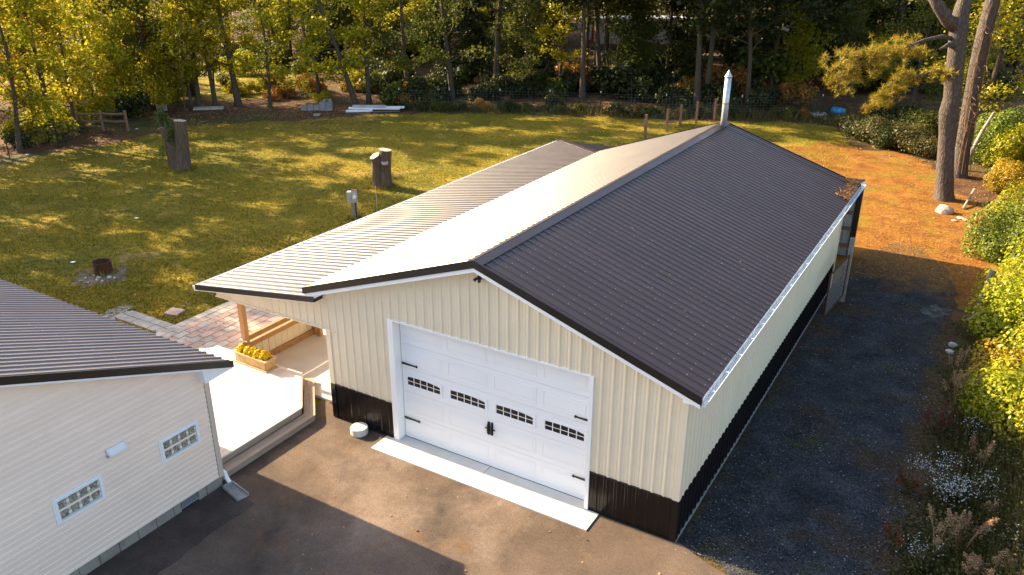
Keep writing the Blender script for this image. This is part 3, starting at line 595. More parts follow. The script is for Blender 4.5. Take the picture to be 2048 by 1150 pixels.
# roof
for sgn in (1, -1):
    run = abs(HYE-HYR)
    n = Vector((0, sgn*HK, 1)).normalized(); zr_ = zh(HYR)
    fh = lambda u, v, h, sgn=sgn, n=n: (u, HYR+sgn*v+n.y*h, zr_-.02-HK*v+n.z*h)
    rc = MB(); a = HYR; b = HYR+sgn*(run-.02)
    rc.extr([(-24.5, a, zr_-.03), (-24.5, b, zr_-.03-HK*(run-.02)), (-24.5, b, zr_-.10-HK*(run-.02)), (-24.5, a, zr_-.10)], (24.5+HRX-.03, 0, 0)); ro = hpart(rc.build('roof', M['white'], house))
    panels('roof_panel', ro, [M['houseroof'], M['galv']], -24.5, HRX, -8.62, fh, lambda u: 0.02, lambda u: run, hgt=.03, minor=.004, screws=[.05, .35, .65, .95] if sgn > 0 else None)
    t = MB(); b2 = HYR+sgn*(run+.01); zz = zr_-HK*(run+.01)
    t.extr([(HRX-.02, a, zr_+.02), (HRX-.02, b2, zz+.02), (HRX-.02, b2, zz-.125), (HRX-.02, a, zr_-.125)], (.03, 0, 0)); t.build('rake_trim', M['trimblack'], ro)
    t = MB(); t.extr([(HRX-.05, a, zr_-.125), (HRX-.05, b2-sgn*.03, zz-.115), (HRX-.05, b2-sgn*.03, zz-.155), (HRX-.05, a, zr_-.165)], (.045, 0, 0)); t.build('rake_board', M['white'], ro)
    t = MB(); t.extr([(HX, a, zr_-.14), (HX, b2-sgn*.05, zz-.13), (HX, b2-sgn*.05, zz-.145), (HX, a, zr_-.155)], (HRX-HX-.05, 0, 0)); t.build('soffit', M['white'], ro)
    t = MB(); yw = HY1-.24 if sgn > 0 else HY0+.24; ye_ = HYE-.03 if sgn > 0 else HYE2+.03
    t.extr([(HRX-.052, yw, zh(yw)-.13), (HRX-.052, ye_, HZE-.13), (HRX-.052, ye_, HZE-.17), (HRX-.052, yw+sgn*.03, HZE-.21)], (-24.5-HRX+.05, 0, 0)); t.build('eave_box', M['white'], ro)
# downspout elbow and splash block
t = MB(); t.bar((HX+.0, HY1+.06, .24), (HX+.03, HY1+.06, .14), .075, .06); t.bar((HX+.03, HY1+.06, .14), (HX+.14, HY1+.04, .07), .075, .06); t.bar((HX-.16, HY1+.07, .30), (HX-.16, HY1+.07, 2.6), .06, .08); t.bar((HX-.16, HY1+.065, .30), (HX+.02, HY1+.06, .24), .06, .07); hpart(t.build('downspout', M['white'], house))
sb = MB(); sb.extr([(0, -.14, 0), (.72, -.16, 0), (.72, .16, 0), (0, .14, 0)], (0, 0, .018))
for s in (-1, 1): sb.extr([(0, s*.14, 0), (.72, s*.16, 0), (.72, s*.13, 0), (0, s*.11, 0)][::s], (0, 0, .075))
sb.extr([(0, -.11, 0), (.03, -.11, 0), (.03, .11, 0), (0, .11, 0)], (0, 0, .075))
so = sb.build('splash_block', M['block']); so.scale = (.86, .86, 1); so.location = (-8.66, -3.22, .002); so.rotation_euler = (0, 0, math.radians(-12)); tag(so, 'grey trough shaped splash block under the house downspout', 'splash block')

# ------------------------------------------------------------------ deck, step
def clip(poly, conv):
    out = list(poly)
    for i in range(len(conv)):
        a = Vector(conv[i]); b = Vector(conv[(i+1) % len(conv)]); inp = out; out = []
        ins = lambda p: (b-a).x*(p[1]-a.y)-(b-a).y*(p[0]-a.x) >= -1e-9
        for j in range(len(inp)):
            p, q = inp[j-1], inp[j]
            if ins(q) != ins(p):
                d1 = (b-a).x*(p[1]-a.y)-(b-a).y*(p[0]-a.x); d2 = (b-a).x*(q[1]-a.y)-(b-a).y*(q[0]-a.x); s = d1/(d1-d2)
                out.append((p[0]+s*(q[0]-p[0]), p[1]+s*(q[1]-p[1])))
            if ins(q): out.append(q)
        if not out: return []
    return out
deck = empty('deck', (-10.5, -1.3, 0)); tag(deck, 'low pale timber deck with a chamfered corner and one wrapping step beside the house', 'deck')
D0 = Matrix.Translation((10.5, 1.3, 0))
def dpart(o): o.matrix_parent_inverse = D0; return o
DZ_ = .34
conv = [(-14.3, -3.2), (-9.16, -3.2), (-9.16, -.50), (-10.38, .74), (-13.5, .66), (-14.3, -.1)]
inner = [(-14.3, -3.2), (-9.31, -3.2), (-9.31, -.56), (-10.44, .59), (-13.5, .51), (-14.3, -.2)]
x = -14.3
while x < -9.3:
    pl = clip([(x, -4), (x+.139, -4), (x+.139, 2), (x, 2)], inner)
    if len(pl) > 2:
        t = MB(); t.extr([(p[0], p[1], DZ_-.028) for p in pl], (0, 0, .028)); dpart(t.build('deck_board', M['deck'], deck))
    x += .145
for a, b, c_, d_ in (((-9.305, -3.2), (-9.16, -3.2), (-9.16, -.50), (-9.305, -.558)), ((-9.305, -.553), (-9.16, -.495), (-10.38, .745), (-10.442, .597)), ((-10.446, .595), (-10.384, .745), (-13.5, .665), (-13.5, .515))):
    t = MB(); t.extr([(*p, DZ_-.028) for p in (a, b, c_, d_)], (0, 0, .029)); dpart(t.build('border_board', M['deck'], deck))
def fascia(pts, z0, z1, th=.03):
    for a, b in zip(pts[:-1], pts[1:]):
        a = Vector(a); b = Vector(b); n = Vector((-(b-a).y, (b-a).x)).normalized()*th
        t = MB(); t.extr([(a.x, a.y, z0), (b.x, b.y, z0), (b.x+n.x, b.y+n.y, z0), (a.x+n.x, a.y+n.y, z0)], (0, 0, z1-z0)); dpart(t.build('fascia_board', M['deckside'], deck))
fascia([(-9.185, -3.2), (-9.185, -.51), (-10.40, .70), (-13.5, .62), (-14.27, -.1)], .02, DZ_-.03)
for off0, off1 in ((.02, .152), (.158, .29)):
    def ring(o): return [(-9.16+o, -3.2), (-9.16+o, -.50+o*.41), (-10.38+o*.72, .74+o*.70)]
    r0, r1 = ring(off0), ring(off1)
    for i in range(2):
        t = MB(); t.extr([(*r0[i], .142), (*r1[i], .142), (*r1[i+1], .142), (*r0[i+1], .142)], (0, 0, .028)); dpart(t.build('step_board', M['deckside'], deck))
r1 = ring(.27); fascia(r1, .01, .14)
# a loose board leaning on the step, lit edge
# ------------------------------------------------------------------ planter
pl = empty('planter_box', (-11.77, .46, DZ_)); tag(pl, 'slatted wooden planter box of yellow mums on the deck edge', 'planter')
def pbox(n, x0, x1, y0, y1, z0, z1, mat): t = MB(); t.box(x0, x1, y0, y1, z0, z1); return t.build(n, M[mat], pl)
pbox('base_board', -.62, .62, -.21, .21, 0.002, .035, 'planter')
for i in range(8):
    xa = -.56+i*.14
    for yy in (-.17, .145): pbox('slat', xa+.003, xa+.137, yy, yy+.025, .036, .27, 'planter')
for i in range(2):
    for xx in (-.585, .56): pbox('slat', xx, xx+.025, -.145+i*.145+.002, i*.145-.002, .036, .27, 'planter')
pbox('rim', -.62, .62, -.205, -.14, .271, .30, 'planter'); pbox('rim', -.62, .62, .14, .205, .271, .30, 'planter'); pbox('rim', -.62, -.55, -.139, .139, .271, .30, 'planter'); pbox('rim', .55, .62, -.139, .139, .271, .30, 'planter')
pbox('soil', -.555, .555, -.144, .144, .2, .255, 'rust')
pl.rotation_euler = (0, 0, math.radians(-1))
def blob_points(rs, n, c, r):
    d = rs.normal(size=(n, 3)); d /= np.linalg.norm(d, axis=1)[:, None]; d[:, 2] = np.abs(d[:, 2]); return np.array(c)+d*np.array(r)*rs.uniform(.75, 1.0, (n, 1)), d
def quads(P, Nrm, size, rs, aspect=1.0, jitter=.6):
    """leaf shaped faces at points P with normals about Nrm"""
    n = len(P); Nn = Nrm+rs.normal(scale=jitter, size=(n, 3)); Nn /= np.linalg.norm(Nn, axis=1)[:, None]+1e-9
    a = np.cross(Nn, rs.normal(size=(n, 3))); a /= np.linalg.norm(a, axis=1)[:, None]+1e-9; b = np.cross(Nn, a)
    s = (size*rs.uniform(.65, 1.35, n))[:, None] if np.isscalar(size) else size[:, None]
    V = np.stack([P-a*s*.5, P+b*s*.36*aspect+a*s*.05+Nn*s*.08, P+a*s*.5, P-b*s*.36*aspect+a*s*.05+Nn*s*.08], 1).reshape(-1, 3)
    return V, np.arange(4*n).reshape(-1, 4)
rs = np.random.default_rng(11)
PP = []; NN = []
for cx in (-.40, -.20, 0, .20, .40):
    p, d = blob_points(rs, 420, (cx+rs.uniform(-.03, .03), rs.uniform(-.02, .02), .28), (.155, .165, .22)); PP.append(p); NN.append(d)
P_ = np.vstack(PP); N_ = np.vstack(NN)
V, Q = quads(P_, N_, .048, rs, 1.4, .35); link('mum_flowers', fast_mesh('mums', V, Q), M['mum'], pl)
V, Q = quads(P_*np.array([.97, .95, 1])-np.array([0, 0, .025]), N_, .05, rs, 1.0, .8); link('mum_leaves', fast_mesh('mum_leaves', V, Q), M['leaf_hedge'], pl)
# hose cleat on the post
t = MB(); t.bar((-12.30, .5, .92), (-12.04, .5, .90), .03, .03); t.bar((-12.17, .5, .86), (-12.17, .5, .95), .05, .02); gpart(t.build('cleat', M['galv'], garage))

# ------------------------------------------------------------------ patio pavers
patio = empty('patio', (-14.3, 2, 0)); patio['kind'] = 'structure'
rp = random.Random(4); base = {}
for nm in ('paver_pink', 'paver_grey'):
    mb = MB(); a, b, h = .1925, .1425, .03
    mb.hull([(-a, -b, -h), (a, -b, -h), (a, b, -h), (-a, b, -h)], [(-a, -b, .012), (a, -b, .012), (a, b, .012), (-a, b, .012)]); mb.hull([(-a, -b, .0121), (a, -b, .0121), (a, b, .0121), (-a, b, .0121)], [(-a+.012, -b+.012, .02), (a-.012, -b+.012, .02), (a-.012, b-.012, .02), (-a+.012, b-.012, .02)])
    base[nm] = mb.mesh(nm)
    base[nm].materials.append(M[nm])
def paver(x, y, rz, kind, parent=patio, z=.0):
    o = bpy.data.objects.new('paver', base[kind]); col.objects.link(o); o.parent = parent
    o.location = (x-parent.location.x+rp.uniform(-.004, .004), y-parent.location.y+rp.uniform(-.004, .004), z+rp.uniform(-.004, .006)); o.rotation_euler = (rp.uniform(-.008, .008), rp.uniform(-.008, .008), rz+rp.uniform(-.012, .012)); return o
for i in range(13):
    x = -16.08+i*.298
    for j in range(13):
        y = .62+j*.397+(.2 if i % 2 else 0)
        if y > 5.2: continue
        paver(x, y, math.pi/2, 'paver_grey' if (i == 0 or (j in (0, 1) and rp.random() < .55) or rp.random() < .12) else 'paver_pink')
for i in range(6):
    for j in range(2): paver(-18.1+i*.392+.06*j, .90+j*.31, 0, 'paver_grey')
fl_ = paver(-17.0, 1.95, .3, 'paver_pink', z=.02); fl_.rotation_euler = (.05, .03, .25); fl_.scale = (1.25, 1.5, 1.5)
sheet('sand_bed', [Vector((-16.25, .4, 0)), Vector((-12.3, .4, 0)), Vector((-12.3, 5.5, 0)), Vector((-16.25, 5.5, 0))], -.010, M['dirt'], .04, .3, 21)
sheet('sand_patch', [gp(*p) for p in [(200, 630), (232, 613), (262, 610), (262, 622), (230, 640), (212, 640)]], -.010, M['sand'], .1, .12, 31)
# ------------------------------------------------------------------ things in the yard
RV = Vector((_r[0], _r[1], 0)).normalized(); FV = Vector((_f[0], _f[1], 0)).normalized()
def rough_tube(mb, pts, rad, n=18, seed=0, amp=.08, mi=0, topmi=None):
    rnd = random.Random(seed); ph = [rnd.uniform(0, 6.3) for _ in range(6)]; fr_ = [rnd.choice((2, 3, 4, 5, 7)) for _ in range(6)]
    pts = [Vector(p) for p in pts]; k = len(pts); V = []
    for i, p in enumerate(pts):
        t = (pts[min(i+1, k-1)]-pts[max(i-1, 0)]).normalized(); x = (Vector((1, 0, 0))-t*t.x).normalized(); y = t.cross(x)
        for j in range(n):
            a = 2*math.pi*j/n; rr = rad[i]*(1+amp*sum(math.sin(fr_[q]*a+ph[q]+i*.25) for q in range(4))/2)
            V.append(p+(x*math.cos(a)+y*math.sin(a))*rr)
    F = [(i*n+j, i*n+(j+1) % n, (i+1)*n+(j+1) % n, (i+1)*n+j) for i in range(k-1) for j in range(n)]
    mb.add(V, F, mi); mb.add([V[(k-1)*n+j] for j in range(n)], [tuple(range(n))], topmi if topmi is not None else mi)
def loc(b, r_, f_, z): p = Vector(b)+RV*r_+FV*f_; return (p.x, p.y, z)
s1 = gp(362, 337)
st = empty('tree_stump', s1); tag(st, 'tall forked tree stump with ivy on its left stem, standing on the lawn', 'stump')
def S(r_, f_, z, k=.2): p = RV*(r_+k*max(0, z))+FV*f_; return (p.x, p.y, z)
t = MB(); rough_tube(t, [S(.05, 0, -.05), S(.04, 0, .12), S(.02, 0, .6), S(-.05, 0, 1.2), S(-.12, 0, 1.8), S(-.18, 0, 2.45)], [.62, .43, .36, .33, .31, .29], 20, 1, .10, 0, 1); t.build('stem', [M['bark_stump'], M['cutwood']], st, True)
t = MB(); rough_tube(t, [S(-.22, -.05, -.05), S(-.30, -.08, .5), S(-.48, -.1, 1.1), S(-.72, -.1, 1.7), S(-.95, -.1, 2.15)], [.40, .34, .30, .27, .25], 16, 2, .10, 0, 1); rough_tube(t, [S(-.7, .1, 1.6), S(-1.0, .1, 2.2), S(-1.25, .1, 2.85)], [.22, .20, .18], 12, 3, .1, 0, 1); t.build('stem', [M['bark_stump'], M['cutwood']], st, True)
rs = np.random.default_rng(5); pts = []
for a, b, n_, sp in (((-1.2, -.1, 2.95), (-.85, -.1, 2.2), 300, .13), ((-.62, -.2, 2.3), (-.42, -.3, 1.3), 200, .10), ((-.85, -.3, 1.8), (-.85, -.3, .5), 130, .12), ((-.42, -.12, 2.3), (-.4, -.3, 1.5), 120, .09)):
    u = rs.uniform(0, 1, (n_, 1)); q = np.array(a)*(1-u)+np.array(b)*u+rs.normal(scale=sp, size=(n_, 3)); pts.append(q)
q = np.vstack(pts); q[:, 0] += .2*q[:, 2]; q = np.stack([q[:, 0]*RV.x+q[:, 1]*FV.x, q[:, 0]*RV.y+q[:, 1]*FV.y, q[:, 2]], 1)
V, Q = quads(q, np.tile([-.3, -.6, .6], (len(q), 1)), .12, rs); link('ivy', fast_mesh('ivy', V, Q), M['ivy'], st)
s2 = gp(763, 372)
def S(r_, f_, z, k=.06): p = RV*(r_+k*max(0, z))+FV*f_; return (p.x, p.y, z)
st2 = empty('tree_stump', s2); tag(st2, 'short double tree stump with pale sawn faces near the porch roof edge', 'stump')
t = MB(); rough_tube(t, [S(.12, 0, -.05), S(.12, 0, .2), S(.12, 0, .8), S(.15, 0, 1.4), S(.17, 0, 1.75)], [.50, .37, .32, .30, .30], 18, 7, .09, 0, 1); t.build('stem', [M['bark_stump'], M['cutwood']], st2, True)
t = MB(); rough_tube(t, [S(-.10, -.05, -.05), S(-.12, -.05, .3), S(-.16, -.06, .9), S(-.2, -.1, 1.3), S(-.30, -.17, 1.5)], [.36, .31, .28, .26, .24], 16, 8, .09, 0, 1); rough_tube(t, [S(.2, -.2, .9), S(.2, -.36, 1.22)], [.2, .17], 12, 9, .05, 0, 1); t.build('stem', [M['bark_stump'], M['cutwood']], st2, True)
# meter box on a post
mp_ = gp(710, 436); mt = empty('utility_post', mp_, math.atan2(RV.y, RV.x)); tag(mt, 'grey electric meter box on a short timber post by the porch roof', 'utility post')
t = MB(); t.box(-.11, .11, -.09, .09, -.05, .85); t.build('post', M['greywood'], mt)
t = MB(); t.box(-.24, -.06, -.16, .10, .72, 1.16); t.build('meter_box', M['galv'], mt)
t = MB(); t.box(-.055, .16, -.13, .08, .70, 1.2); q = t.build('meter_box', M['galv'], mt)
t = MB(); t.box(-.06, .165, -.135, .085, 1.202, 1.22); t.build('box_lid', M['rust'], q)
t = MB(); t.lathe([(.075, 0), (.075, .06), (.06, .1)], (0, 0, 0), 14); me = t.mesh('dial'); me.transform(Matrix.Translation((.07, -.131, .95)) @ Matrix.Rotation(math.pi/2, 4, 'X')); link('meter_dial', me, M['white'], q)
t = MB(); t.tube([(.09, -.12, -.03), (.09, -.12, .72)], .025, 8); t.build('conduit', M['iron'], mt)
rp_ = gp(754, 420); t = MB(); t.tube([(0, 0, -.05), (.01, 0, .55), (-.02, 0, 1.05)], .016, 6); o = t.build('marker_rod', M['galv']); o.location = rp_; tag(o, 'thin metal rod standing in the grass beside the meter post', 'rod')
# fire ring
fc = gp(207, 543); t = MB(); prof = [(.30, -.02), (.305, .02), (.30, .05), (.30, .36), (.315, .39), (.295, .39), (.285, .36), (.285, .02), (.02, .02)]
t.lathe(prof, (0, 0, 0), 28); o = t.build('fire_ring', M['rust'], None, True); o.location = fc; tag(o, 'rusty open steel drum ring used as a fire pit on the lawn', 'fire pit')
sheet('dirt_patch', [fc+Vector((math.cos(a)*1.05+.25, math.sin(a)*.9-.25, 0)) for a in np.linspace(0, 6.0, 14)], -.012, M['dirt'], .16, .2, 41)
def stone_mesh(seed, n=2):
    rnd = np.random.default_rng(seed); import bmesh
    bm = bmesh.new(); bmesh.ops.create_icosphere(bm, subdivisions=2, radius=1)
    ax = rnd.normal(size=(7, 3)); ax /= np.linalg.norm(ax, axis=1)[:, None]; dd = rnd.uniform(.62, .9, 7)
    for v in bm.verts:
        for a, d in zip(ax, dd):
            s = float(v.co.dot(Vector(a)))
            if s > d: v.co -= Vector(a)*(s-d)
        v.co *= 1+rnd.uniform(-.04, .04)
    me = bpy.data.meshes.new('stone'); bm.to_mesh(me); bm.free(); me.materials.append(M['stone']); return me
STN = [stone_mesh(i) for i in range(4)]
def stone(name, p, s, label, cat, group=None, k=0, rz=0):
    o = bpy.data.objects.new(name, STN[k % 4]); col.objects.link(o); o.location = p; o.scale = s; o.rotation_euler = (0, 0, rz); return tag(o, label, cat, group)
for i, (px, py, s) in enumerate([(219, 555, .10), (197, 556, .09), (194, 560, .07), (229, 556, .06), (171, 556, .06), (188, 551, .05), (161, 562, .055), (205, 562, .06), (176, 565, .05)]):
    stone('stone', gp(px, py, .02), (s, s*.8, s*.7), 'small pale stone lying in the dirt around the fire pit', 'stone', 'stones around the fire pit', i, i*1.3)
stone('boulder', gp(1888, 422, .05), (.42, .33, .30), 'flat grey brown boulder in front of the large pine', 'boulder', None, 1, .4)
# concrete plug by the wainscot
t = MB(); t.lathe([(.195, 0), (.205, .02), (.205, .16), (.195, .175), (.002, .178)], (0, 0, 0), 32); o = t.build('concrete_footing', M['concrete']); o.location = gp(719, 866, .002); tag(o, 'round white concrete plug on the asphalt beside the garage wainscot', 'concrete plug')
# concrete blocks
bm_ = MB()
for a, b, c_, d_ in ((-.195, .195, -.095, -.062), (-.195, .195, .062, .095), (-.195, -.16, -.062, .062), (.16, .195, -.062, .062), (-.018, .018, -.062, .062)): bm_.box(a, b, c_, d_, 0, .19)
BLK = bm_.mesh('concrete_block'); BLK.materials.append(M['block'])
bs = gp(653, 221); bs2 = gp(622, 221); rzb = math.atan2(RV.y, RV.x)
def blk(b, r_, f_, z, rz=0, lab=''):
    o = bpy.data.objects.new('concrete_block', BLK); col.objects.link(o); p = b+RV*r_+FV*f_; o.location = (p.x, p.y, z); o.rotation_euler = (0, 0, rzb+rz); tag(o, lab, 'block', 'concrete blocks stacked by the back fence'); return o
la = 'grey concrete block in the taller stack by the back fence'
for lv in range(3):
    for i in range(2):
        blk(bs, -.22+i*.42, 0, lv*.192, .03*lv, la)
        blk(bs, -.22+i*.42, .22, lv*.192, -.02, la)
blk(bs, -.08, .05, .576, math.pi/2, 'grey concrete block on top of the tall stack, left one'); blk(bs, .28, .05, .576, math.pi/2+.1, 'grey concrete block on top of the tall stack, right one')
lb = 'grey concrete block in the low row left of the tall stack'
for i in range(3):
    for lv in range(2): blk(bs2, -.45+i*.43, .05*i, lv*.192, .05*i, lb)
# boards and gutter lengths
def plank(px0, py0, px1, py1, z, w_, h_, mat, lab, cat='board', name='board'):
    a = gp(px0, py0); b = gp(px1, py1); a.z = z; b.z = z; t = MB(); c_ = (a+b)/2; t.bar(a-c_, b-c_, w_, h_); o = t.build(name, M[mat]); o.location = c_; return tag(o, lab, cat)
plank(692, 224, 745, 223, .06, .25, .12, 'white', 'short white board lying lowest in the pile by the back fence')
plank(698, 221, 800, 222, .17, .30, .10, 'white', 'long white board at the middle of the pile by the back fence')
plank(706, 221, 773, 221.5, .30, .26, .14, 'galv', 'dark blue grey metal length lying on the white boards', 'metal length', 'metal_length')
plank(772, 222, 809, 222, .26, .22, .12, 'white', 'white board end at the right of the pile')
plank(740, 226, 800, 225, .04, .3, .08, 'iron', 'black plank on the ground in front of the white boards')
plank(388, 219, 447, 217, .06, .7, .12, 'stone', 'long pale flat stone slab at the edge of the left wood', 'slab', 'stone_slab')
plank(318, 222, 330, 220, .2, .6, .4, 'block', 'grey block of broken concrete behind the ivy stump', 'block', 'broken_concrete')
plank(628, 231, 640, 231, .05, .4, .1, 'stone', 'pale flat stone in the dry weeds before the blocks', 'slab', 'stone_slab')
# blue drum and rubble
dc = gp(1664, 230); t = MB(); t.lathe([(.25, 0), (.29, .03), (.29, .28), (.30, .30), (.29, .32), (.29, .58), (.30, .6), (.29, .62), (.29, .86), (.25, .89)], (0, 0, 0), 24)
o = t.build('plastic_drum', M['bluedrum'], None, True); o.location = dc+Vector((0, 0, .3)); o.rotation_euler = (math.pi/2, 0, math.radians(60)); tag(o, 'blue plastic drum lying on its side at the wood edge', 'drum')
for i, (px, py, s) in enumerate([(1630, 231, .34), (1641, 232, .30), (1648, 229, .26), (1622, 229, .24), (1637, 227, .28), (1678, 226, .3)]):
    stone('rubble_piece', gp(px, py, .1), (s, s*.8, s*.6), 'grey broken concrete lump in the heap left of the blue drum' if i < 5 else 'pale lump lying right behind the blue drum', 'rubble', 'rubble beside the drum' if i < 5 else None, i, i)
# split rail fence
fa = gp(158, 262); fb = gp(256, 262); sr = empty('split_rail_fence', fa); tag(sr, 'old two rail timber fence among the left trees', 'fence')
for k in range(3):
    p = (fb-fa)*(k/2); t = MB(); t.bar(p, p+Vector((0, 0, 1.25)), .13, .13); t.build('post', M['postwood'], sr)
for zz in (.6, 1.05):
    for k in range(2):
        t = MB(); t.tube([(fb-fa)*(k/2)+Vector((0, 0, zz+.02)), (fb-fa)*(k/2+.25)+Vector((0, 0, zz-.03)), (fb-fa)*((k+1)/2)+Vector((0, 0, zz))], .07, 6); t.build('rail', M['postwood'], sr)
# wire fences
def wire_fence(pts, h, lab, post_mat, pr, step, tips=False, sp=.22):
    pts = [Vector(p) for p in pts]; root = empty('wire_fence', pts[0]); tag(root, lab, 'fence'); o0 = pts[0]; mesh = MB()
    for a, b in zip(pts[:-1], pts[1:]):
        n = max(1, round((b-a).length/step))
        for k in range(n+1 if b is pts[-1] else n):
            p = a.lerp(b, k/n)-o0; t = MB(); t.bar(p-Vector((0, 0, .05)), p+Vector((0, 0, h+.12)), pr, pr); po = t.build('fence_post', M[post_mat], root)
            if tips: t = MB(); t.bar(p+Vector((0, 0, h+.0)), p+Vector((0, 0, h+.13)), pr*1.1, pr*1.1); t.build('post_tip', M['concrete'], po)
        L_ = (b-a).length; z = .08
        while z < h: mesh.tube([a-o0+Vector((0, 0, z)), b-o0+Vector((0, 0, z))], .0022, 3, cap=False); z += sp*.8
        m_ = int(L_/sp)
        for k in range(m_): q = a.lerp(b, k/m_)-o0; mesh.tube([q+Vector((0, 0, .05)), q+Vector((0, 0, h))], .002, 3, cap=False)
    mesh.build('wire_mesh', M['block'], root)
wire_fence([gp(800, 219), gp(1000, 221), gp(1200, 226), gp(1330, 232), gp(1480, 235), gp(1640, 233)], 1.35, 'wire mesh fence with thin posts along the foot of the back wood', 'iron', .05, 4.5, True)
wire_fence([gp(1290, 275), gp(1333, 262), gp(1360, 252), gp(1392, 246), gp(1428, 240)], 1.25, 'short wire fence run on brown timber posts behind the garage ridge', 'postwood', .13, 1.9)
wire_fence([gp(20, 318), gp(118, 292), gp(250, 250)], 1.2, 'rusty wire fence half hidden in the left hedge', 'iron', .04, 4.0)
# gate against the side wall
gt = empty('farm_gate', (.34, 12.1, 0)); tag(gt, 'wire mesh gate swung open against the garage side wall', 'gate')
t = MB(); A, B = Vector((.05, -.55, .25)), Vector((.22, 1.45, .25))
for p, q in ((A, B), (A+Vector((0, 0, 1.35)), B+Vector((0, 0, 1.35))), (A, A+Vector((0, 0, 1.35))), (B, B+Vector((0, 0, 1.35)))): t.tube([p, q], .026, 8)
t.build('gate_frame', M['rust'], gt)
t = MB()
for k in range(1, 10): z = Vector((0, 0, k*.135)); t.tube([A+z, B+z], .005, 4)
for k in range(1, 13): p = A.lerp(B, k/13); t.tube([p, p+Vector((0, 0, 1.35))], .005, 4)
t.build('wire_mesh', M['block'], gt)
t = MB(); t.box(.15, .29, 1.5, 1.64, -.05, 2.15); t.build('gate_post', M['greywood'], gt)
# old posts by the hedge
for px, py, h, lean, lab in ((1958, 612, 1.25, .12, 'weathered grey fence post leaning beside the yellow hedge'), (1936, 640, .55, .5, 'short broken grey post lying against the hedge foot')):
    t = MB(); t.tube([(0, 0, -.05), (lean*.5, 0, h*.5), (lean, .05, h)], .075, 9); o = t.build('old_post', M['greywood']); o.location = gp(px, py); tag(o, lab, 'post')
a, b = gp(1926, 418), gp(1945, 395); t = MB(); t.tube([Vector((0, 0, .03)), (b-a)*.6+Vector((0, 0, .25)), (b-a)+Vector((0, 0, .4))], .045, 7); o = t.build('fallen_branch', M['cutwood']); o.location = a; tag(o, 'pale broken branch on the needles right of the large pine', 'branch')
for px, py, s in ((1920, 436, .16), (1908, 441, .12), (1931, 440, .14)): stone('stone', gp(px, py, .02), (s, s*.8, s*.4), 'pale flat stone in the cluster below the pine', 'stone', 'stones below the pine', int(px))
for px, py, s in ((1905, 690, .15), (1899, 704, .13)): stone('stone', gp(px, py, .03), (s, s*.7, s*.6), 'pale stone at the gravel edge below the dry weeds', 'stone', 'stones at the gravel edge', int(px))
sheet('pale_patch', [gp(*p) for p in [(1838, 622), (1862, 613), (1890, 618), (1902, 630), (1880, 636), (1850, 634)]], -.002, M['pale_gravel'], .16, .12, 51)
# trailer deep in the wood, a pale shed
tc_ = gp(1165, 98); tr = empty('mobile_home', tc_, rzb); tag(tr, 'white mobile home with a red end far back in the wood', 'mobile home')
t = MB(); t.box(1.6, 11.5, 0, 3.2, .55, 3.0); t.build('wall', M['concrete'], tr)
t = MB(); t.box(0, 1.58, .0, 3.2, .55, 3.0); t.build('red_end', M['redpaint'], tr)
t = MB(); t.box(.3, .9, -.02, -.002, 1.0, 2.6); t.build('door', M['white'], tr)
t = MB(); t.extr([(-.3, -.25, 3.01), (12, -.25, 3.01), (12, 3.5, 3.01), (-.3, 3.5, 3.01)], (0, 0, .3)); t.build('roof', M['white'], tr)
t = MB(); t.box(1.7, 11.4, .05, 3.1, 0, .54); t.build('skirting', M['postwood'], tr)
for xx in (4.0, 7.4):
    t = MB(); t.box(xx, xx+1.1, -.02, -.003, 1.5, 2.4); q = t.build('window', M['white'], tr); t = MB(); t.box(xx+.08, xx+1.02, -.03, -.021, 1.58, 2.32); t.build('pane', M['pane'], q)
def shed(px, py, w_, d_, h, lab):
    r0 = empty('shed', gp(px, py), rzb+.2); tag(r0, lab, 'shed'); t = MB(); t.box(0, w_, 0, d_, 0, h); t.build('wall', M['stone'], r0)
    t = MB(); t.extr([(-.2, -.2, h), (w_+.2, -.2, h), (w_+.2, d_/2, h+1.1), (-.2, d_/2, h+1.1)], (0, 0, .08)); t.extr([(-.2, d_/2, h+1.1), (w_+.2, d_/2, h+1.1), (w_+.2, d_+.2, h), (-.2, d_+.2, h)], (0, 0, .08)); t.build('roof', M['postwood'], r0)
    t = MB(); t.box(w_*.3, w_*.3+1, -.03, -.002, .05, 2.0); t.build('door', M['white'], r0)
shed(120, 105, 6, 4, 2.6, 'pale grey shed glimpsed behind the left trees')
shed(1560, 72, 7, 4, 2.4, 'pale low building glimpsed behind the right pine boughs')
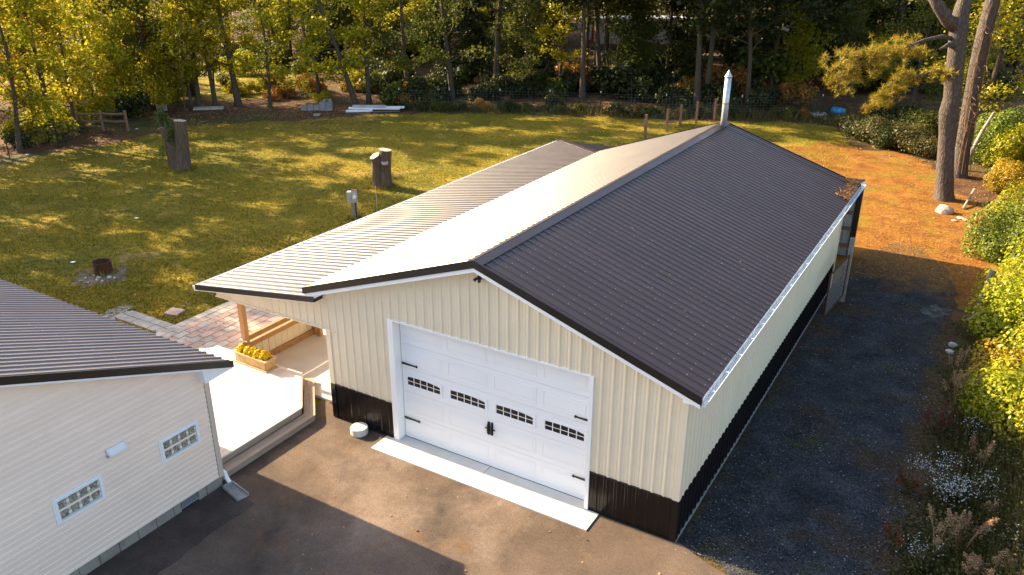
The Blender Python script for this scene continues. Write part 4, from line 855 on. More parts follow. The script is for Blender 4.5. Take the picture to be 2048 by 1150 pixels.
# ------------------------------------------------------------------ vegetation generators
def unit(v): return v/(np.linalg.norm(v, axis=-1, keepdims=True)+1e-9)
def gen_tree(seed, H, r0, first, spread, nl, nleaf, ls, wander=.35, up=.55, sig=.38, droop=.0):
    rs = np.random.default_rng(seed); mb = MB(); k = 10
    path = [np.array([0, 0, -.15])]
    w_ = np.cumsum(rs.normal(scale=wander/k*2.2, size=(k, 2)), axis=0)
    for i in range(k): path.append(np.array([w_[i, 0]*(i+1)/k, w_[i, 1]*(i+1)/k, H*(i+1)/k]))
    rad = [r0*1.35]+[r0*(1-.85*(i+1)/k) for i in range(k)]
    rad[1] = r0
    mb.tube([tuple(p) for p in path], rad, 9, cap=False)
    P = np.array(path); zs = P[:, 2]; tips = []
    for i in range(nl):
        u = (i+.5+rs.uniform(-.4, .4))/nl; z = first+(H*.97-first)*u; b = np.array([np.interp(z, zs, P[:, 0]), np.interp(z, zs, P[:, 1]), z])
        az = i*2.4+rs.uniform(-.5, .5); L_ = spread*(1-.55*u**1.5)*rs.uniform(.6, 1.15); el = up*rs.uniform(.4, 1.5)
        d = np.array([math.cos(az)*math.cos(el), math.sin(az)*math.cos(el), math.sin(el)]); q = [b]
        for s in range(1, 5):
            dd = unit(d+rs.normal(scale=.14, size=3)+np.array([0, 0, -droop*s])); q.append(q[-1]+dd*L_/4); d = dd
        rr = max(.012, float(np.interp(z, zs, rad))*.42); mb.tube([tuple(p) for p in q], [rr, rr*.75, rr*.5, rr*.3, .008], 5, cap=False)
        tips += [(q[4], 1.0), (q[3], .8), (q[2], .35)]
        for s in range(5):
            j = rs.integers(1, 4); a0 = q[j]+(q[j+1]-q[j])*rs.uniform(0, 1); dd = unit(d+rs.normal(scale=.75, size=3)); l2 = L_*rs.uniform(.18, .42); e = a0+dd*l2
            mb.tube([tuple(a0), tuple((a0+e)/2+rs.normal(scale=.04, size=3)), tuple(e)], [rr*.35, rr*.2, .006], 4, cap=False); tips += [(e, 1.0), ((a0+e)/2, .5)]
    W = np.array([t_[1] for t_ in tips]); C = np.array([t_[0] for t_ in tips]); W = W*rs.uniform(.3, 1.6, len(W)); W /= W.sum()
    idx = rs.choice(len(C), nleaf, p=W); off = rs.normal(scale=sig, size=(nleaf, 3))*np.array([1, 1, .55]); pts = C[idx]+off
    V, Q = quads(pts, np.tile([0., 0, 1.], (nleaf, 1)), ls, rs, 1.1, .75)
    return mb.mesh('trunk', True), fast_mesh('crown', V, Q)
def gen_bush(seed, rx, h, n, ls, lumps=9, inner=.3):
    rs = np.random.default_rng(seed); PP = []; NN = []
    for i in range(lumps):
        a = rs.uniform(0, 6.28); r = rx*math.sqrt(rs.uniform(0, 1))*.72; cz = h*rs.uniform(.22, .72)*(1-.35*r/rx); rr = rx*rs.uniform(.26, .46); m = n//lumps
        d = unit(rs.normal(size=(m, 3))); rad = np.where(rs.uniform(size=(m, 1)) < inner, rs.uniform(.2, .9, (m, 1)), rs.uniform(.85, 1.12, (m, 1)))
        p = np.array([r*math.cos(a), r*math.sin(a), cz])+d*rad*np.array([rr, rr, rr*.85*h/rx if h < rx else rr])
        PP.append(p); NN.append(d)
    P = np.vstack(PP); N = np.vstack(NN); ok = P[:, 2] > .02; P = P[ok]; N = N[ok]
    V, Q = quads(P, N+np.array([0, 0, .5]), ls, rs, 1.1, .55); return fast_mesh('foliage', V, Q)
def gen_stems(seed, rx, h, n):
    rnd = random.Random(seed); mb = MB()
    for i in range(n):
        a = rnd.uniform(0, 6.28); r = rx*.7*math.sqrt(rnd.random()); hh = h*rnd.uniform(.5, .95)
        mb.tube([(r*.25*math.cos(a), r*.25*math.sin(a), -.05), (r*.6*math.cos(a), r*.6*math.sin(a), hh*.5), (r*math.cos(a), r*math.sin(a), hh)], [.025, .018, .006], 4, cap=False)
    return mb.mesh('stems')
def depth(p): return float((np.array(p)-CAM)@_f)
def onplane(px, py, base):
    d = _f+_r*(px-1024)/FPX-_u*(py-575)/FPX; fv = np.array(FV); t = (np.array(base)-CAM)@fv/(d@fv); return Vector(CAM+d*t)
def where(loc_):
    px = project((loc_[0], loc_[1], 0))[0]
    for lim, w_ in ((130, 'at the far left edge'), (270, 'behind the split rail fence'), (480, 'behind the ivy stump'), (690, 'behind the concrete blocks'), (830, 'behind the white boards'), (1000, 'above the short stump'), (1140, 'left of the mobile home'), (1290, 'below the mobile home'), (1420, 'behind the timber fence posts'), (1500, 'behind the chimney'), (1620, 'right of the chimney'), (1720, 'above the blue drum'), (9999, 'behind the pine boughs')):
        if px < lim: return w_
def plant(name, parts, loc_, label, cat, group=None, s=1.0, spin=0.0, lean=0.0, mats=None):
    if group and 'trunk from' not in label and 'past the left' not in label: label = label+', '+where(loc_)
    root = empty(name, loc_); tag(root, label, cat, group)
    R_ = Matrix.Rotation(lean, 4, FV) @ Matrix.Rotation(spin, 4, 'Z'); root.rotation_euler = R_.to_euler(); root.scale = (s, s, s)
    for (pn, me, mt_) in parts: link(pn, me, mt_, root, 'OBJECT')
    return root
TR = [gen_tree(100, 14, .17, 1.4, 3.0, 22, 6500, .20, sig=.3), gen_tree(101, 15, .20, 2.0, 3.3, 22, 6500, .20, .6, sig=.3), gen_tree(102, 13, .12, 1.0, 2.5, 20, 5500, .19, .7, sig=.3), gen_tree(103, 16, .24, 3.0, 3.4, 22, 6500, .21, sig=.3)]
TW = [gen_tree(110, 17, .20, 5.2, 5.2, 24, 8500, .30), gen_tree(111, 18, .25, 4.2, 5.0, 24, 8500, .30, .5), gen_tree(112, 16, .16, 3.6, 4.6, 24, 7500, .30, .6)]
TS = [gen_tree(120, 5.5, .055, .6, 1.9, 18, 4200, .17, .5, sig=.32), gen_tree(121, 6.8, .07, .8, 2.2, 20, 5000, .18, .6, sig=.32), gen_tree(122, 4.2, .04, .3, 1.6, 16, 3400, .16, .4, sig=.3)]
BU = [gen_bush(130, 1.2, 1.5, 1500, .15), gen_bush(131, 1.4, 2.1, 1900, .16), gen_bush(132, 1.0, 1.1, 1200, .14), gen_bush(133, 1.3, 1.7, 1600, .17, 6)]
BS = [gen_stems(140+i, 1.1, 1.5, 7) for i in range(2)]
ORD = ['first', 'second', 'third', 'fourth', 'fifth', 'sixth', 'seventh', 'eighth', 'ninth', 'tenth', 'eleventh', 'twelfth', 'thirteenth', 'fourteenth', 'fifteenth', 'sixteenth', 'seventeenth', 'eighteenth', 'nineteenth', 'twentieth']
rnd = random.Random(77)
def tree_px(px, py, topx, dia, var, mat, label, group, s=1.0, bark='bark'):
    b = gp(px, py); D = depth(b); ppm = FPX/D; tp = onplane(topx, 0, b); dz = tp.z
    off = (tp-b).dot(RV); lean = math.atan2(off, dz)
    v = {'r': TR, 'w': TW, 's': TS}[var[0]][int(var[1])]; r0 = {'r': (.2, .23, .15, .26), 'w': (.2, .25, .16), 's': (.055, .07, .04)}[var[0]][int(var[1])]
    return plant('deciduous_tree', [('trunk', v[0], M[bark]), ('crown', v[1], M[mat])], b, label, 'tree', group, s, rnd.uniform(0, 6.28), lean)
LEFT = [(40, 302, 10, .2, 'r2', 'leaf_yellow'), (78, 285, 25, .2, 'r0', 'leaf_yellow'), (108, 282, 48, .3, 'r1', 'leaf_yellow'), (152, 262, 112, .2, 'r2', 'leaf_yellow'), (192, 232, 150, .3, 'r0', 'leaf_yellow'), (296, 220, 226, .4, 'r3', 'leaf_yellow'),
        (308, 218, 268, .3, 'r1', 'leaf_green'), (383, 214, 345, .2, 'r2', 'leaf_yellow'), (398, 213, 372, .2, 'r0', 'leaf_yellow'), (432, 212, 392, .2, 'r0', 'leaf_yellow'), (477, 211, 438, .4, 'r3', 'leaf_yellow'), (541, 214, 524, .2, 'r2', 'leaf_yellow')]
for i, a in enumerate(LEFT): tree_px(*a, ORD[i]+' trunk from the left in the sunlit row of trees behind the lawn', 'sunlit trees at the left lawn edge', s=rnd.uniform(.85, 1.08))
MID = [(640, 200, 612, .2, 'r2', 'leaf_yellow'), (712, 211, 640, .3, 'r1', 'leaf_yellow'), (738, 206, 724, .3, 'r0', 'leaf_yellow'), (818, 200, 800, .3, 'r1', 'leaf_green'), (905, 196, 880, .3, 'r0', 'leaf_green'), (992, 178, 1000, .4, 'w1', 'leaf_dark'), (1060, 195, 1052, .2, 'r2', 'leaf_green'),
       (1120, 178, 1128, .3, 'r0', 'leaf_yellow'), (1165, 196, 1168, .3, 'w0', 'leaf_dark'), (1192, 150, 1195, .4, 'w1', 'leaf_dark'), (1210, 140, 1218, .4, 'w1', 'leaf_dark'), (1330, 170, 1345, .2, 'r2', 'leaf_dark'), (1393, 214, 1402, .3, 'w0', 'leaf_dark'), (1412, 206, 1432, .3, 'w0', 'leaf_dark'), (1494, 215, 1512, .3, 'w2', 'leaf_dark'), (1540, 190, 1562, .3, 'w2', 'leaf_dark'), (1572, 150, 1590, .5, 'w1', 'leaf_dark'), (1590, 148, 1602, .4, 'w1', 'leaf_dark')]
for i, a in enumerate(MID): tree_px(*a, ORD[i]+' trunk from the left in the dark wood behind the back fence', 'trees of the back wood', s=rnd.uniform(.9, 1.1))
# deeper trees
def fill(n, box, var, mats, label, group, smin=.8, smax=1.2, seed=1, avoid=None):
    rn = random.Random(seed); c = 0; tries = 0
    while c < n and tries < n*60:
        tries += 1; x = rn.uniform(box[0], box[1]); y = rn.uniform(box[2], box[3]); px, py = project((x, y, 0))
        if not (-120 < px < 2170 and -60 < py < box[4]): continue
        if avoid and avoid(px, py): continue
        v = rn.choice(var); S_ = {'r': TR, 'w': TW, 's': TS, 't': TT, 'b': None}[v[0]]
        if v[0] == 'b':
            k = int(v[1]); plant('shrub', [('foliage', BU[k], M[rn.choice(mats)]), ('stems', BS[k % 2], M['bark'])], (x, y, -.03), label, 'shrub', group, rn.uniform(smin, smax), rn.uniform(0, 6.28))
        else:
            t_ = S_[int(v[1])]; plant('deciduous_tree' if v[0] != 's' else 'sapling', [('trunk', t_[0], M['bark']), ('crown', t_[1], M[rn.choice(mats)])], (x, y, -.03), label, 'tree' if v[0] != 's' else 'sapling', group, rn.uniform(smin, smax), rn.uniform(0, 6.28), rn.uniform(-.1, .06))
        c += 1
TT = [gen_tree(170, 10, .055, 4.0, 2.0, 12, 1500, .18, .9, up=.8), gen_tree(171, 9, .045, 3.2, 1.8, 12, 1400, .17, 1.2, up=.8), gen_tree(172, 11, .07, 5.0, 2.0, 10, 1300, .2, .9, up=.8)]
trailer_gap = lambda px, py: 1120 < px < 1330 and 60 < py < 150
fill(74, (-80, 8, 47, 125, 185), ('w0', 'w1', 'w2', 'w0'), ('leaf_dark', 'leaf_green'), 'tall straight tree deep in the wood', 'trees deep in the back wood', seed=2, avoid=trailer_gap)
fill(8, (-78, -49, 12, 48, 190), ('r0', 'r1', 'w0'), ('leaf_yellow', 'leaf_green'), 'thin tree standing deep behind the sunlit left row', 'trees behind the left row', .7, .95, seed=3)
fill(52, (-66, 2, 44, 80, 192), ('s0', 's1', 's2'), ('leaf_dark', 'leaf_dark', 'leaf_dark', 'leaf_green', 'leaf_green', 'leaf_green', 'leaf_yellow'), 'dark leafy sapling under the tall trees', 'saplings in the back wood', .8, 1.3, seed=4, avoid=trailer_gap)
fill(16, (-60, -43.5, 9, 27, 290), ('s0', 's1', 's2'), ('leaf_yellow', 'leaf_yellow', 'leaf_yellow', 'leaf_green', 'leaf_orange'), 'yellow leaved sapling among the sunlit left trees', 'saplings at the left lawn edge', .7, 1.1, seed=5)
for i, (x, y, k, s) in enumerate([(-44.5, 9.5, 1, 1.12), (-45.5, 6.2, 3, 1.08), (-44, 3.0, 0, 1.15), (-46, .2, 1, 1.12), (-44.5, -2.6, 3, 1.02), (-47, -6, 1, 1.1), (-49, 4.5, 3, 1.12), (-50, 10, 1, 1.12), (-48, 7.8, 0, 1.18), (-47.5, 1.6, 1, .98), (-51, -1.0, 3, 1.12)]):
    plant('deciduous_tree', [('trunk', TR[k][0], M['bark']), ('crown', TR[k][1], M['leaf_yellow'])], (x, y, -.03), 'tree beside the lawn past the left picture edge', 'tree', 'trees past the left edge', s, i*1.1, 0)
# shrubs along the wood edge: the line runs along the fence
def shrub_line(pxs, n, depth_, mats, label, group, smin, smax, seed, kinds=(0, 1, 2, 3)):
    rn = random.Random(seed); P = [gp(*p) for p in pxs]
    for i in range(n):
        u = (i+rn.random())/n*(len(P)-1); k = min(int(u), len(P)-2); p = P[k].lerp(P[k+1], u-k); q = p+FV*rn.uniform(.3, depth_)+RV*rn.uniform(-.8, .8); kk = rn.choice(kinds)
        plant('shrub', [('foliage', BU[kk], M[rn.choice(mats)]), ('stems', BS[kk % 2], M['bark'])], (q.x, q.y, -.03), label, 'shrub', group, rn.uniform(smin, smax), rn.uniform(0, 6.28))
shrub_line([(-20, 305), (60, 292), (130, 275), (200, 252), (258, 240)], 15, 3.0, ('leaf_yellow', 'leaf_yellow', 'leaf_green', 'leaf_dark'), 'yellow green shrub in the left hedge', 'shrubs of the left hedge', .7, 1.15, 11)
shrub_line([(470, 206), (560, 206), (640, 206), (705, 206)], 14, 7.0, ('leaf_orange', 'leaf_orange', 'leaf_gold', 'leaf_yellow'), 'orange and yellow weedy shrub behind the concrete blocks', 'autumn shrubs behind the blocks', .6, 1.0, 12)
shrub_line([(320, 212), (480, 205)], 7, 6.0, ('leaf_green', 'leaf_yellow'), 'green shrub at the foot of the sunlit left trees', 'shrubs below the left trees', .5, .9, 13)
shrub_line([(715, 214), (900, 214), (1100, 216), (1300, 222), (1480, 226), (1620, 226)], 64, 12.0, ('leaf_dark', 'leaf_dark', 'leaf_dark', 'leaf_green', 'leaf_orange'), 'dark green shrub in the thicket by the back fence', 'shrubs of the back thicket', .8, 1.5, 14)
shrub_line([(800, 222), (1000, 224), (1200, 229), (1330, 235), (1480, 238), (1620, 237)], 46, 1.2, ('leaf_dark', 'leaf_green', 'leaf_green', 'leaf_orange'), 'low weedy shrub at the foot of the back fence', 'low shrubs along the back fence', .35, .7, 16, (0, 2))

fill(60, (-70, 6, 45, 90, 205), ('t0', 't1', 't2'), ('leaf_dark', 'leaf_green', 'leaf_green', 'leaf_yellow'), 'slender bare stemmed tree in the back wood', 'slender trees in the back wood', .8, 1.2, seed=18)
fill(16, (-60, -43, 16, 34, 232), ('t0', 't1', 't2'), ('leaf_yellow', 'leaf_yellow', 'leaf_green'), 'slender leaning tree among the left trees', 'slender trees at the left', .8, 1.2, seed=19)
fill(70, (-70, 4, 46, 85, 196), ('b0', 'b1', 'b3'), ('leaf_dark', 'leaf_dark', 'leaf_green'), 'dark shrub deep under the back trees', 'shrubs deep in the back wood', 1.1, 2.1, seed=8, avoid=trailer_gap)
fill(26, (-80, -47, 16, 48, 190), ('b0', 'b1', 'b3'), ('leaf_green', 'leaf_yellow', 'leaf_green', 'leaf_dark'), 'green shrub shaded behind the left row', 'shrubs behind the left row', .9, 1.7, seed=9)
# right hand hedge: larger bushes of small leaves
HB = [gen_bush(150, 1.7, 2.5, 15000, .085, 16, .2), gen_bush(151, 1.5, 2.2, 13000, .08, 13, .2), gen_bush(152, 1.8, 3.4, 15000, .095, 18, .25)]
HEDGE = [((5.2, 20.6), 0, 'leaf_hedge', 1.0, 'dense mid green bush bulging over the needle ground by the shadow edge'), ((5.7, 24.6), 1, 'leaf_bright', 1.1, 'yellow green bush right of the large pine'), ((5.8, 16.6), 1, 'leaf_bright', 1.05, 'yellowish bush with tan leaves behind the leaning fence post'),
         ((5.7, 13.2), 0, 'leaf_bright', .95, 'bright lime green bush in the middle of the right hedge'), ((5.35, 9.6), 1, 'leaf_gold', .78, 'golden yellow bush hanging over the gravel edge'), ((5.45, 7.9), 1, 'leaf_bright', .85, 'lowest lime bush of the hedge, above the plume weeds'), ((6.4, 7.0), 0, 'leaf_bright', .8, 'lime bush at the picture edge beside the plume weeds'), ((6.3, 10.3), 0, 'leaf_bright', .95, 'lime green bush behind the golden one'), ((7.6, 19.5), 2, 'leaf_bright', 1.1, 'tall yellow green bush at the right picture edge beside the green bush'),
         ((8.0, 14.5), 2, 'leaf_bright', 1.1, 'tall lime bush at the right picture edge, middle height'), ((6.9, 28.5), 2, 'leaf_gold', 1.15, 'tall gold and green bush behind the pine pair'), ((5.4, 33.5), 2, 'leaf_bright', 1.1, 'leafy green bush left behind the pine pair'), ((9.3, 24.5), 2, 'leaf_gold', 1.3, 'tall golden thicket high at the right picture edge'), ((8.2, 10.5), 2, 'leaf_hedge', .9, 'green bush low at the right picture edge'), ((6.5, 22.6), 1, 'leaf_gold', 1.05, 'gold tinged bush between the green bush and the one by the pine'), ((6.6, 18.4), 0, 'leaf_bright', 1.0, 'yellow green bush filling the hedge behind the leaning post'), ((6.7, 15.0), 1, 'leaf_bright', 1.05, 'lime bush at the picture edge right of the tan leaved one'), ((5.9, 27.3), 1, 'leaf_bright', .8, 'low lime bush beside the pale broken branch'), ((6.8, 26.0), 0, 'leaf_gold', 1.1, 'golden bush right of the pine pair at eye height'), ((5.0, 31.0), 1, 'leaf_gold', .85, 'small golden bush at the foot of the leaning pine'), ((4.2, 37.5), 2, 'leaf_hedge', 1.1, 'green bush far back beyond the needle ground')]
for (x, y), k, mt_, s, lab in HEDGE:
    plant('bush', [('foliage', HB[k], M[mt_]), ('stems', BS[k % 2], M['bark'])], (x, y, -.03), lab, 'bush', None, s, rnd.uniform(0, 6.28))
HD = gen_bush(153, 1.4, 1.7, 9000, .10, 22, .35)  # shade over this thicket is put into its dark leaf colours
for i, (px, py, s, mt_, lab) in enumerate([(1700, 262, .8, 'weed', 'weedy dark mound just right of the blue drum'), (1722, 276, .9, 'leaf_dark', 'dark thicket mound, second right of the blue drum'), (1752, 288, 1.05, 'weed', 'dark weedy mound below the hanging pine bough'), (1785, 296, .9, 'leaf_dark', 'dark mound in the middle of the shaded thicket'), (1820, 300, 1.0, 'weed', 'dark weedy mound left of the large pine'), (1848, 312, .75, 'weed', 'low dark mound nearest the large pine'), (1765, 262, 1.2, 'leaf_dark', 'tall dark mound at the back of the shaded thicket'), (1812, 270, 1.25, 'leaf_dark', 'tall dark mound behind the one left of the pine'), (1850, 282, 1.2, 'leaf_green', 'greener mound behind the large pine trunk')]):
    plant('thicket_bush', [('foliage', HD, M[mt_]), ('stems', BS[i % 2], M['bark'])], gp(px, py), lab, 'bush', None, s, i*1.3)
TRR = [gen_tree(160, 11, .16, 1.0, 3.2, 24, 9000, .15, .5), gen_tree(161, 12, .18, 1.4, 3.4, 24, 9000, .16, .5)]
for i, ((x, y), k, mt_, lab) in enumerate([((9.6, 31), 0, 'leaf_gold', 'golden leaved tree at the top right corner'), ((3.0, 42), 1, 'leaf_bright', 'bright green tree behind the pine boughs, nearest the pine trunk'), ((-1.2, 47), 0, 'leaf_green', 'green tree above the blue drum'), ((7.0, 40), 1, 'leaf_bright', 'leafy green tree behind the pine pair'), ((12, 38), 1, 'leaf_gold', 'yellow tree far right behind the thicket'), ((7.6, 33.5), 1, 'leaf_gold', 'golden tree rising right of the leaning pine'), ((8.3, 27.0), 0, 'leaf_bright', 'lime green tree at the right picture edge above the golden bush'), ((.8, 50), 1, 'leaf_hedge', 'full green tree left of the upper pine bough')]):
    plant('deciduous_tree', [('trunk', TRR[k][0], M['bark']), ('crown', TRR[k][1], M[mt_])], (x, y, -.03), lab, 'tree', None, 1.0, rnd.uniform(0, 6.28))

# ------------------------------------------------------------------ the large pine and its neighbour
def needles(rs, centers, n, L_, dirs=None):
    k = len(centers); d = unit(rs.normal(size=(k, n, 3))+np.array([0, 0, .25])); c = np.repeat(centers[:, None, :], n, 1); e = c+d*L_*rs.uniform(.6, 1.1, (k, n, 1)); s = unit(np.cross(d, rs.normal(size=(k, n, 3))))*.011
    V = np.stack([c-s, c+s, e], 2).reshape(-1, 3); return V, np.arange(len(V)).reshape(-1, 3)
def pine(base_px, line, name_label, bough=None, limbs=(), Htop=17, seed=1, vines=0):
    b = gp(*base_px); root = empty('pine_tree', b); tag(root, name_label, 'pine tree'); ppm = FPX/depth(b); rs = np.random.default_rng(seed)
    pts = [onplane(px, py, b)-b for px, py, w_ in line]; rad = [w_/2/ppm for _, _, w_ in line]
    pts[0].z = -.1; last = pts[-1]; dirv = (pts[-1]-pts[-2]).normalized(); n = 5
    for i in range(1, n+1): pts.append(last+dirv*(Htop-last.z)*i/n); rad.append(rad[len(line)-1]*(1-.85*i/n))
    t = MB(); P2 = []; R2 = []
    for i in range(len(pts)-1):
        for j in range(3): P2.append(pts[i].lerp(pts[i+1], j/3)); R2.append(rad[i]+(rad[i+1]-rad[i])*j/3)
    P2.append(pts[-1]); R2.append(rad[-1]); rough_tube(t, P2, R2, 20, seed, .05)
    for lp, w0, w1 in limbs:
        q = [onplane(px, py, b)-b+FV*dz for px, py, dz in lp]; m_ = len(q); t.tube(q, [(w0+(w1-w0)*i/(m_-1))/2/ppm for i in range(m_)], 7)
    t.build('trunk', M['bark_pine'], root, True)
    C = []
    for i in range(26):
        u = rs.uniform(.45, 1); p = pts[len(line)-1].lerp(pts[-1], u); a = rs.uniform(0, 6.28); l_ = rs.uniform(.8, 2.8)*(1.2-u); e = p+Vector((math.cos(a)*l_, math.sin(a)*l_, .4)); tt = np.linspace(.3, 1, 6)[:, None]; C.append(np.array(p)*(1-tt)+np.array(e)*tt+rs.normal(scale=.2, size=(6, 3)))
    cr = np.vstack(C)
    V, Q = needles(rs, cr, 22, .34); link('crown', fast_mesh('crown', V, Q), M['leaf_dark'], root)
    if bough is not None:
        C = []; tw = MB()
        for (pl_, spread, cnt) in bough:
            q = [onplane(px, py, b)-b+FV*dz for px, py, dz in pl_]
            for _ in range(cnt):
                u = rs.uniform(.12, 1)*(len(q)-1); k = min(int(u), len(q)-2); p = q[k].lerp(q[k+1], u-k); e = p+RV*rs.normal(scale=spread*.7)+FV*rs.normal(scale=spread*.9)+Vector((0, 0, rs.normal(scale=spread*.42)-.05))
                tw.tube([p, p.lerp(e, .5)+Vector((0, 0, .04)), e], [.014, .01, .006], 4, cap=False)
                for s in (1.0, .8, .6): C.append(np.array(p.lerp(e, s))+rs.normal(scale=.05, size=3))
        V, Q = needles(rs, np.array(C), 20, .30); link('needle_boughs', fast_mesh('boughs', V, Q), M['needle_bough'], root); tw.build('twigs', M['bark_pine'], root)['kind'] = 'stuff'
    if vines:
        t = MB(); vr = random.Random(seed)
        for i in range(vines):
            py0 = vr.uniform(60, 300); pp = []; ph = vr.uniform(0, 6); amp = vr.uniform(.1, .5)
            k0 = vr.uniform(-.5, .5)
            for j in range(7):
                u = j/6; zz = .2+u*vr.uniform(7.5, 8.2); i0 = np.interp(zz, [p.z for p in pts], range(len(pts))); k = min(int(i0), len(pts)-2); c_ = pts[k].lerp(pts[k+1], i0-k); rr = R2[min(len(R2)-1, k*3)]
                pp.append(c_+RV*(k0*.9+amp*.5*math.sin(ph+u*5))-FV*(rr*.9+.06*math.cos(ph+u*7)))
            t.tube(pp, [.02, .02, .018, .016, .014, .012, .008], 5)
        for i in range(90):
            zz = vr.uniform(1.5, 8); i0 = np.interp(zz, [p.z for p in pts], range(len(pts))); k = min(int(i0), len(pts)-2); c_ = pts[k].lerp(pts[k+1], i0-k); a = vr.uniform(-1.6, 1.6); rr = R2[min(len(R2)-1, k*3)]; d = RV*math.sin(a)-FV*math.cos(a); l_ = vr.uniform(.2, .7)
            t.tube([c_+d*rr*.9, c_+d*(rr+l_*.5)+Vector((0, 0, vr.uniform(-.1, .25))), c_+d*(rr+l_)+RV*vr.uniform(-.2, .2)+Vector((0, 0, vr.uniform(-.25, .2)))], [.014, .009, .004], 4, cap=False)
        t.build('vines', M['dry'], root)
    return root
L1 = [(1888, 400, 44), (1889, 385, 34), (1891, 330, 31), (1894, 270, 30), (1896, 225, 34), (1904, 195, 31), (1908, 150, 30), (1914, 95, 29), (1918, 50, 31), (1924, 20, 26), (1930, 0, 24)]
pine((1888, 398), L1, 'large pine with a forking trunk and drooping golden bough over the needle ground', limbs=[([(1912, 55, 0), (1893, 40, -.1), (1872, 12, -.2), (1850, -25, -.3)], 26, 18), ([(1912, 92, 0), (1890, 88, -.3), (1868, 96, -.5)], 14, 4), ([(1908, 78, 0), (1880, 72, -.2), (1840, 78, -.4), (1780, 95, -.8), (1710, 118, -1.1), (1650, 150, -1.4)], 9, 2), ([(1908, 150, 0), (1870, 140, -.2), (1820, 150, -.5), (1770, 160, -.7), (1735, 195, -.9)], 7, 2)],
     bough=[([(1860, 84, -.3), (1780, 95, -.8), (1710, 118, -1.1), (1632, 152, -1.4)], .62, 92), ([(1800, 100, -.7), (1720, 100, -1.0), (1636, 106, -1.3)], .42, 56), ([(1850, 142, -.3), (1790, 150, -.7), (1748, 180, -.9), (1732, 208, -1.0)], .40, 58), ([(1890, 145, 0), (1860, 140, -.3)], .35, 10)], seed=3)
L2 = [(1918, 352, 34), (1921, 330, 28), (1930, 270, 28), (1940, 210, 28), (1952, 140, 27), (1965, 80, 27), (1978, 30, 26), (1986, 0, 25)]
pine((1912, 352), L2, 'leaning pine wrapped in bare vines just behind the large pine', seed=6, vines=5)
b = gp(1928, 340); t = MB(); t.tube([Vector((0, 0, -.05)), onplane(1945, 300, b)-b, onplane(1965, 262, b)-b, onplane(1988, 225, b)-b], [.13, .11, .09, .06], 8); o = t.build('leaning_trunk', M['greywood'], None, True); o.location = b; tag(o, 'bare pale sapling trunk leaning right beside the pine pair', 'dead trunk')
# small pine high up left of the bough
bz = gp(1600, 120); rs = np.random.default_rng(9); rt = empty('pine_tree', bz); tag(rt, 'young pine with a bright green top left of the golden bough', 'pine tree')
t = MB(); t.tube([(0, 0, -.1), (.1, 0, 4), (.1, .1, 9)], [.2, .15, .04], 8); t.build('trunk', M['bark'], rt, True)
cc = np.array([0, 0, 5.6])+rs.normal(size=(260, 3))*np.array([1.3, 1.3, 1.2]); V, Q = needles(rs, cc, 22, .38); link('crown', fast_mesh('crown', V, Q), M['needle_bough'], rt)
# ------------------------------------------------------------------ low plants, grass, litter
def inpoly(P, poly):
    x, y = P[:, 0], P[:, 1]; c = np.zeros(len(P), bool); n = len(poly)
    for i in range(n):
        x0, y0 = poly[i][0], poly[i][1]; x1, y1 = poly[i-1][0], poly[i-1][1]
        c ^= ((y0 > y) != (y1 > y)) & (x < (x1-x0)*(y-y0)/(y1-y0+1e-12)+x0)
    return c
def sample_px(rs, n, box):
    px = rs.uniform(box[0], box[2], n); py = rs.uniform(box[1], box[3], n)
    D = _f[None]+np.outer((px-1024)/FPX, _r)-np.outer((py-575)/FPX, _u); t = -CAM[2]/D[:, 2]; return (CAM[None]+D*t[:, None])[:, :2]
rs = np.random.default_rng(21)
def blades(rs, P, h, w_, lean=.6, z=-.02):
    n = len(P); b = np.column_stack([P, np.full(n, z)]); a = rs.uniform(0, 6.28, n); hh = h*rs.uniform(.5, 1.3, n)
    s = np.column_stack([np.cos(a), np.sin(a), np.zeros(n)])*w_*.5; tip = b+np.column_stack([rs.normal(scale=lean, size=n)*hh, rs.normal(scale=lean, size=n)*hh, hh])
    return np.stack([b-s, b+s, tip], 1).reshape(-1, 3), np.arange(3*n).reshape(-1, 3)
LP = [(p.x, p.y) for p in lawn_pts]
P = sample_px(rs, 190000, (-20, 225, 1700, 720)); ok = inpoly(P, LP)
for bx in ((-12.4, .2, -.4, 18.4), (-24.5, .6, -20, -3.1), (-14.4, -8.5, -3.3, .8), (-16.3, -12.2, .4, 5.5), (-18.35, -16.1, .7, 1.4)): ok &= ~((P[:, 0] > bx[0]) & (P[:, 0] < bx[1]) & (P[:, 1] > bx[2]) & (P[:, 1] < bx[3]))
# thinner where the turf is worn
wear = .5+.25*np.sin(P[:, 0]*.9+1.3*np.sin(P[:, 1]*.5))+.25*np.sin(P[:, 1]*1.1+1.7*np.sin(P[:, 0]*.43)); ok &= rs.uniform(size=len(P)) < .35+.65*wear
ok &= np.hypot(P[:, 0]-fc.x-.2, P[:, 1]-fc.y+.2) > .75
P = P[ok]; V, Q = blades(rs, P, .075, .045, .8); tag(link('grass', fast_mesh('grass', V, Q), M['blade']), 'short patchy lawn grass of the back yard', 'grass', kind='stuff')
P = sample_px(rs, 8500, (830, 214, 1690, 250)); P = P[~inpoly(P, LP)]; V, Q = blades(rs, P, .5, .05, .4); tag(link('tall_grass', fast_mesh('tall_grass', V, Q), M['weed']), 'uncut grass standing along the back fence', 'grass', kind='stuff')
def litter(name, P, size, mat, lab, z=.004):
    n = len(P); b = np.column_stack([P, np.full(n, z)+rs.uniform(0, .012, n)]); V, Q = quads(b, np.tile([0, 0, 1.], (n, 1)), size, rs, 1.0, .28); V[:, 2] = np.maximum(V[:, 2], z-.002); tag(link(name, fast_mesh(name, V, Q), M[mat]), lab, 'leaves', kind='stuff')
tb = []
